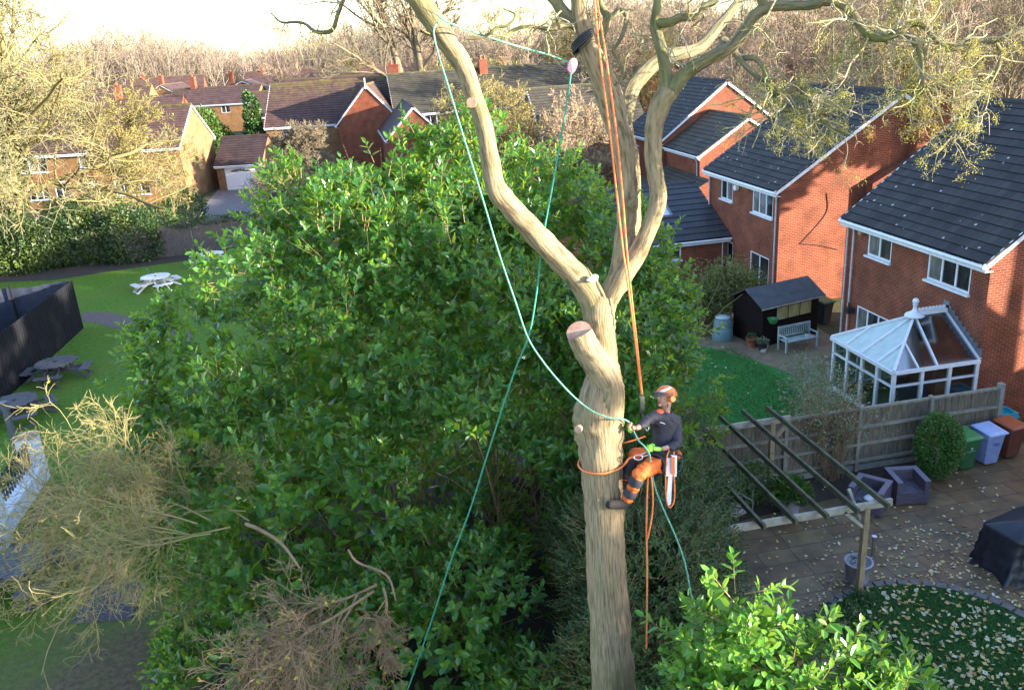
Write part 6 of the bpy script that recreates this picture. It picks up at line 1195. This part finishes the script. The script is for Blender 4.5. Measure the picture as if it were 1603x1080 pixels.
# face looking up and to the left
hd = J['hd']; fdir = (-Rt * .84 - Fw * .42 + Up * .1).normalized(); fup = (Up + fdir * -.12).normalized(); fsd = fdir.cross(fup).normalized(); fup = fsd.cross(fdir)
H_ = lambda f, u_, s_: hd + fdir * f + fup * u_ + fsd * s_
HM = Matrix(((fdir.x, fsd.x, fup.x, hd.x), (fdir.y, fsd.y, fup.y, hd.y), (fdir.z, fsd.z, fup.z, hd.z), (0, 0, 0, 1)))
b_ = MB(); b_.ball((0, 0, 0), (.098, .076, .12), 20, 14); v = b_.v[0]; f = v[:, 0] > 0; low = np.clip(-v[:, 2] / .12, 0, 1); v[:, 1] *= 1 - .28 * low; v[f, 0] *= 1; v[:, 0] += .012 * low * (v[:, 0] > 0)
b_.ball((.1, 0, -.012), (.022, .014, .026), 10, 6); b_.ball((.09, 0, -.062), (.012, .026, .008), 8, 4); b_.ball((.08, 0, -.098), (.022, .024, .018), 8, 5)
for s in (-1, 1): b_.ball((.0, s * .078, -.01), (.02, .012, .034), 8, 6)
b_.xf(HM); part('face', b_, MAT['skin'], pr, True)
b_ = MB()
for s in (-1, 1): b_.ball((.09, s * .03, .018), (.008, .013, .007), 8, 5)
b_.ball((.094, 0, -.067), (.008, .022, .003), 8, 4); b_.xf(HM); part('eyes_and_mouth', b_, MAT['hair'], pr, True)
b_ = MB(); w = np.array([(.02 - .03 * math.cos(t), .074 * math.sin(t), -.02 - .1 * math.cos(t * .5) ** 2) for t in np.linspace(-1.5, 1.5, 13)]); tubes(b_, w[None], np.full((1, 13), .006), 5); b_.xf(HM); part('chin_strap', b_, MAT['charcoal'], pr, True)
hm = MB(); pr_ = []; n = 28
for k in range(9):
    t = k / 8 * 1.62; pr_.append((math.sin(t) * 1.0, math.cos(t)))
v = [(.14 * q * math.cos(2 * PI * i / n) - .008, .118 * q * math.sin(2 * PI * i / n), .03 + .118 * z) for q, z in pr_ for i in range(n)]
hm.add(v, [(k * n + i, k * n + (i + 1) % n, (k + 1) * n + (i + 1) % n, (k + 1) * n + i) for k in range(8) for i in range(n)]); hm.xf(HM); hel = part('helmet', hm, MAT['orange_plastic'], pr, True)
b_ = MB()
def shell(th, ph, k=1.02): return (.14 * k * math.sin(th) * math.cos(ph) - .008, .118 * k * math.sin(th) * math.sin(ph), .03 + .118 * k * math.cos(th))
for s in (-1, 1):
    vv = [shell(1.35 - t * .75 + q * .13, s * (.35 + t * 1.25 + q * .05), 1.015) for t in np.linspace(0, 1, 10) for q in (-1, 1)]
    b_.add(vv, [(2 * i, 2 * i + 1, 2 * i + 3, 2 * i + 2) for i in range(9)])
b_.xf(HM); part('helmet_stripe', b_, MAT['white_plastic'], hel, True)
b_ = MB()
for s in (-1, 1): b_.cyl((-.012, s * .095, -.01), (-.012, s * .135, -.01), .043, .036, 16); b_.bar((-.012, s * .115, .02), (-.012, s * .118, .07), .02, .012)
b_.xf(HM); part('ear_defenders', b_, MAT['orange_plastic'], hel, True)
b_ = MB(); w = np.array([(.148 * math.cos(t) + .006, .124 * math.sin(t), .045) for t in np.linspace(-1.7, 1.7, 18)]); tubes(b_, w[None], np.full((1, 18), .014), 6); b_.xf(HM); part('visor_band', b_, MAT['visor'], hel, True)
b_ = MB(); vs_ = [(.165 * math.cos(t) + .005, .12 * math.sin(t), z) for z in (.045, .0) for t in np.linspace(-.8, .8, 10)]; b_.add(vs_, [(i, i + 1, 11 + i, 10 + i) for i in range(9)]); b_.xf(HM); part('visor', b_, clear('visor_mesh', (.35, .35, .38), .1, .5), hel, True)
# clothes
uch = J['che'].lerp(J['nck'], .5)
jk = [(J['wai'] - V(0, 0, .06), .15), (J['wai'], .148), (J['che'], (.175, .17)), (uch, (.135, .135)), (J['nck'] - V(0, 0, .01), .075), (J['sR'] - Up * .012, .078), (J['sR'].lerp(J['eR'], .55), .066), (J['eR'], .06), (J['eR'].lerp(J['wR'], .55), .046), (J['sL'] - Up * .015, .086), (J['sL'].lerp(J['eL'], .5), .078), (J['eL'], .07), (J['eL'].lerp(J['wL'], .62), .05)]
skin('jacket', jk, [(0, 1), (1, 2), (2, 3), (3, 4), (3, 5), (5, 6), (6, 7), (7, 8), (3, 9), (9, 10), (10, 11), (11, 12)], MAT['jacket'], pr, 3, wr=.007)
sh_c = (J['nck'] + J['che']) / 2 + (-Fw * .10 - Rt * .085 + Up * .055)
b_ = MB(); M = Matrix.Translation(sh_c) @ HM.to_3x3().normalized().to_4x4(); b_.ball((0.01, 0, -.02), (.085, .062, .1), 14, 8); b_.xf(M); part('shirt', b_, MAT['redshirt'], pr, True)
b_ = MB(); lg = D(1037, 662, 10.12); b_.bar(lg - Rt * .03 + Up * .008, lg + Rt * .005, .008, .02, up=-Fw); b_.bar(lg + Rt * .005, lg + Rt * .03 - Up * .012, .008, .014, up=-Fw); part('jacket_logo', b_, MAT['white_plastic'], pr)
tr = [(J['pel'] + V(0, 0, .05), .15), (J['pel'], .15), (J['thA'], .115), (J['thA'].lerp(J['knA'], .6), .1), (J['knA'], .088), (J['knA'].lerp(J['anA'], .5), .072), (J['anA'] + V(.01, 0, .02), .072), (J['thB'], .115), (J['knB'], .085), (J['knB'].lerp(J['anB'], .5), .07), (J['anB'] + V(0, 0, .02), .066)]
skin('trousers', tr, [(0, 1), (1, 2), (2, 3), (3, 4), (4, 5), (5, 6), (1, 7), (7, 8), (8, 9), (9, 10)], MAT['orange'], pr, 3, wr=.008)
def band(name, a, b, ra, rb, mat, ext=0.004):
    m_ = MB(); w = np.array([tuple(a.lerp(b, t)) for t in np.linspace(0, 1, 6)]); tubes(m_, w[None], np.linspace(ra, rb, 6)[None] * np.array([[.96, 1.03, 1.04, 1.04, 1.03, .96]]), 16); return part(name, m_, mat, pr, True)
band('trouser_panel', J['knA'].lerp(J['anA'], .12), J['knA'].lerp(J['anA'], .38), .083, .078, MAT['charcoal'])
band('trouser_panel', J['knA'].lerp(J['anA'], .52), J['knA'].lerp(J['anA'], .74), .076, .077, MAT['charcoal'])
band('trouser_panel', J['thA'].lerp(J['knA'], -.1), J['thA'].lerp(J['knA'], .25), .13, .122, MAT['charcoal'])
band('trouser_panel', J['knB'].lerp(J['anB'], .15), J['knB'].lerp(J['anB'], .85), .08, .074, MAT['charcoal'])
for an, to, kn in (('anA', 'toA', 'knA'), ('anB', 'toB', 'knB')):
    up_ = (J[kn] - J[an]).normalized(); skin('boot', [(J[an] + up_ * .09, .07), (J[an], .066), (J[an].lerp(J[to], .45), .058), (J[to], .052)], [(0, 1), (1, 2), (2, 3)], MAT['boot'], pr)
def hand(h, wr, mat, thumb_side, curl=.9, sc=1.0):
    d = (h - wr).normalized(); s_ = d.cross(Up).normalized() * thumb_side; u_ = s_.cross(d).normalized(); pts = [(wr, .028), (wr.lerp(h, .5), (.034, .026)), (h + d * .012, (.036, .024))]; ed = [(0, 1), (1, 2)]
    o = skin('hand' if mat is MAT['skin'] else 'glove', pts, ed, mat, pr)
    m_ = MB()
    for k, L in enumerate((.062, .07, .066, .052)):
        p0 = h + d * .03 + u_ * (.028 - k * .019); p1 = p0 + d * L * .4 + s_ * .006; p2 = p1 + s_ * L * .42 + d * .006; p3 = p2 + s_ * L * .14 - d * L * .32; w = spline([tuple(p0 - d * .015), tuple(p0), tuple(p1), tuple(p2), tuple(p3)], 3); tubes(m_, w[None], np.linspace(.0105, .0078, len(w))[None], 7)
    p0 = h + u_ * .03 - d * .02; w = spline([tuple(p0), tuple(p0 + u_ * .02 + s_ * .02 + d * .015), tuple(p0 + s_ * .05 + d * .03 + u_ * .005)], 4); tubes(m_, w[None], np.linspace(.0125, .009, len(w))[None], 7)
    part('fingers', m_, mat, o, True); return o
hand(J['hL'], J['wL'], MAT['glove'], 1); hand(J['hR'], J['wR'], MAT['skin'], -1)
b_ = MB(); c = J['hR'] + V(0, 0, -.02); b_.ball(tuple(c - Rt * .02 - Up * .02), (.028, .028, .03)); part('glove_palm', b_, MAT['glove'], pr, True)
# harness
b_ = MB(); c = J['pel'] + V(0, 0, .05); axh = (J['che'] - J['pel']).normalized(); e1 = axh.cross(Fw).normalized(); e2 = axh.cross(e1)
for o_ in (-.03, 0, .03): w = np.array([tuple(c + axh * o_ + (e1 * math.cos(t) + e2 * math.sin(t)) * .168) for t in np.linspace(0, 2 * PI, 25)]); tubes(b_, w[None], np.full((1, 25), .022), 6)
hn = part('harness', b_, MAT['charcoal'], pr, True)
for th, kn in (('thA', 'knA'), ('thB', 'knB')):
    c = J[th].lerp(J[kn], .22); a_ = (J[kn] - J[th]).normalized(); e1 = a_.orthogonal().normalized(); e2 = a_.cross(e1); b_ = MB(); w = np.array([tuple(c + (e1 * math.cos(t) + e2 * math.sin(t)) * .128) for t in np.linspace(0, 2 * PI, 25)]); tubes(b_, w[None], np.full((1, 25), .02), 6); part('leg_loop', b_, MAT['charcoal'], hn, True)
b_ = MB(); w = spline([tuple(D(1020, 726, 10.0)), tuple(D(1030, 729, 9.98)), tuple(D(1042, 726, 10.05))], 5); tubes(b_, w[None], np.full((1, len(w)), .014), 6); part('orange_webbing', b_, MAT['orange'], hn, True)
def ring(name, c, a, b, r, rr, lab, cat='carabiner'):
    m_ = MB(); w = np.array([tuple(c + a * (r[0] * math.cos(t)) + b * (r[1] * math.sin(t))) for t in np.linspace(0, 2 * PI, 21)]); tubes(m_, w[None], np.full((1, 21), rr), 6); return solo(name, m_, MAT['alu'], lab, cat, smooth=True)
ring('carabiner', D(999, 716, 9.84), Rt, Up, (.05, .028), .008, 'silver carabiner joining the orange trunk rope to the climber\'s waist')
ring('carabiner', D(1010, 711, 9.85), (Rt + Up * .3).normalized(), Up, (.05, .02), .007, 'second silver carabiner, close to the green-gloved hand')
ring('carabiner', D(1013, 668, 10.05), Up, Rt, (.045, .022), .006, 'thin silver carabiner hanging at the climber\'s chest')
b_ = MB(); c = D(1005, 632, 10.25); b_.box((c.x - .025, c.y - .02, c.z - .11), (c.x + .025, c.y + .02, c.z + .09)); b_.cyl(c + V(0, 0, -.11), c + V(.02, 0, -.22), .012); solo('rope_grab', b_, MAT['alu'], 'pale metal friction device on the orange lifeline above the hand', 'rope device')
# chainsaw hanging from the harness
cs = thing('chainsaw', D(1050, 740, 10.15), 'small orange and white chainsaw hanging bar-down from the climber\'s harness', 'chainsaw')
top = D(1051, 708, 10.12); mid = D(1049, 745, 10.1); bot = D(1047, 786, 10.1); ax = (bot - top).normalized(); sx = ax.cross(Fw).normalized()
b_ = MB(); b_.bar(top + ax * .03, mid, .12, .1, up=Fw, w2=.13, h2=.11); part('motor_housing', b_, MAT['white_plastic'], cs); b_ = MB(); b_.bar(top + ax * .05 + sx * .005 - Fw * .02, mid - ax * .03 + sx * .02 - Fw * .02, .05, .1, up=Fw); part('side_cover', b_, MAT['orange_plastic'], cs)
b_ = MB(); w = spline([tuple(top + ax * .26 + sx * .05), tuple(top + ax * .18 + sx * .13), tuple(top + ax * .04 + sx * .12), tuple(top + ax * .03 + sx * .04)], 4); tubes(b_, w[None], np.full((1, len(w)), .012), 6); part('rear_handle', b_, MAT['charcoal'], cs, True)
m_ = MB(); n_ = 20; pts = [mid + ax * (.02 + .30 * (1 if math.cos(t) > 0 else 0) + .03 * math.cos(t)) + sx * (.032 * math.sin(t)) for t in np.linspace(-PI, PI, n_, endpoint=False)]
for f_ in (-.004, .004): m_.add([tuple(mid + ax * .17 + Fw * f_)] + [tuple(p + Fw * f_) for p in pts], [(0, 1 + i, 1 + (i + 1) % n_) for i in range(n_)])
part('guide_bar', m_, MAT['alu'] if False else MAT['white_plastic'], cs); m_ = MB(); w = np.array([tuple(p) for p in pts] + [tuple(pts[0])]); tubes(m_, w[None], np.full((1, len(w)), .007), 5); part('chain', m_, MAT['charcoal'], cs)
rope('tool_strop', [(1050, 700, 10.1), (1044, 715, 10.0), (1042, 745, 10.0), (1043, 780, 10.02), (1048, 794, 10.03), (1055, 785, 10.04), (1056, 760, 10.04), (1054, 735, 10.05), (1055, 705, 10.1)], .009, MAT['rope_orange'], 'orange tool strop looping below the hanging chainsaw', cat='strop')
b_ = MB(); b_.ball(tuple(D(1061, 712, 10.3)), (.05, .05, .06)); solo('throw_bag', b_, MAT['orange'], 'small orange pouch clipped at the back of the harness', 'pouch', smooth=True)
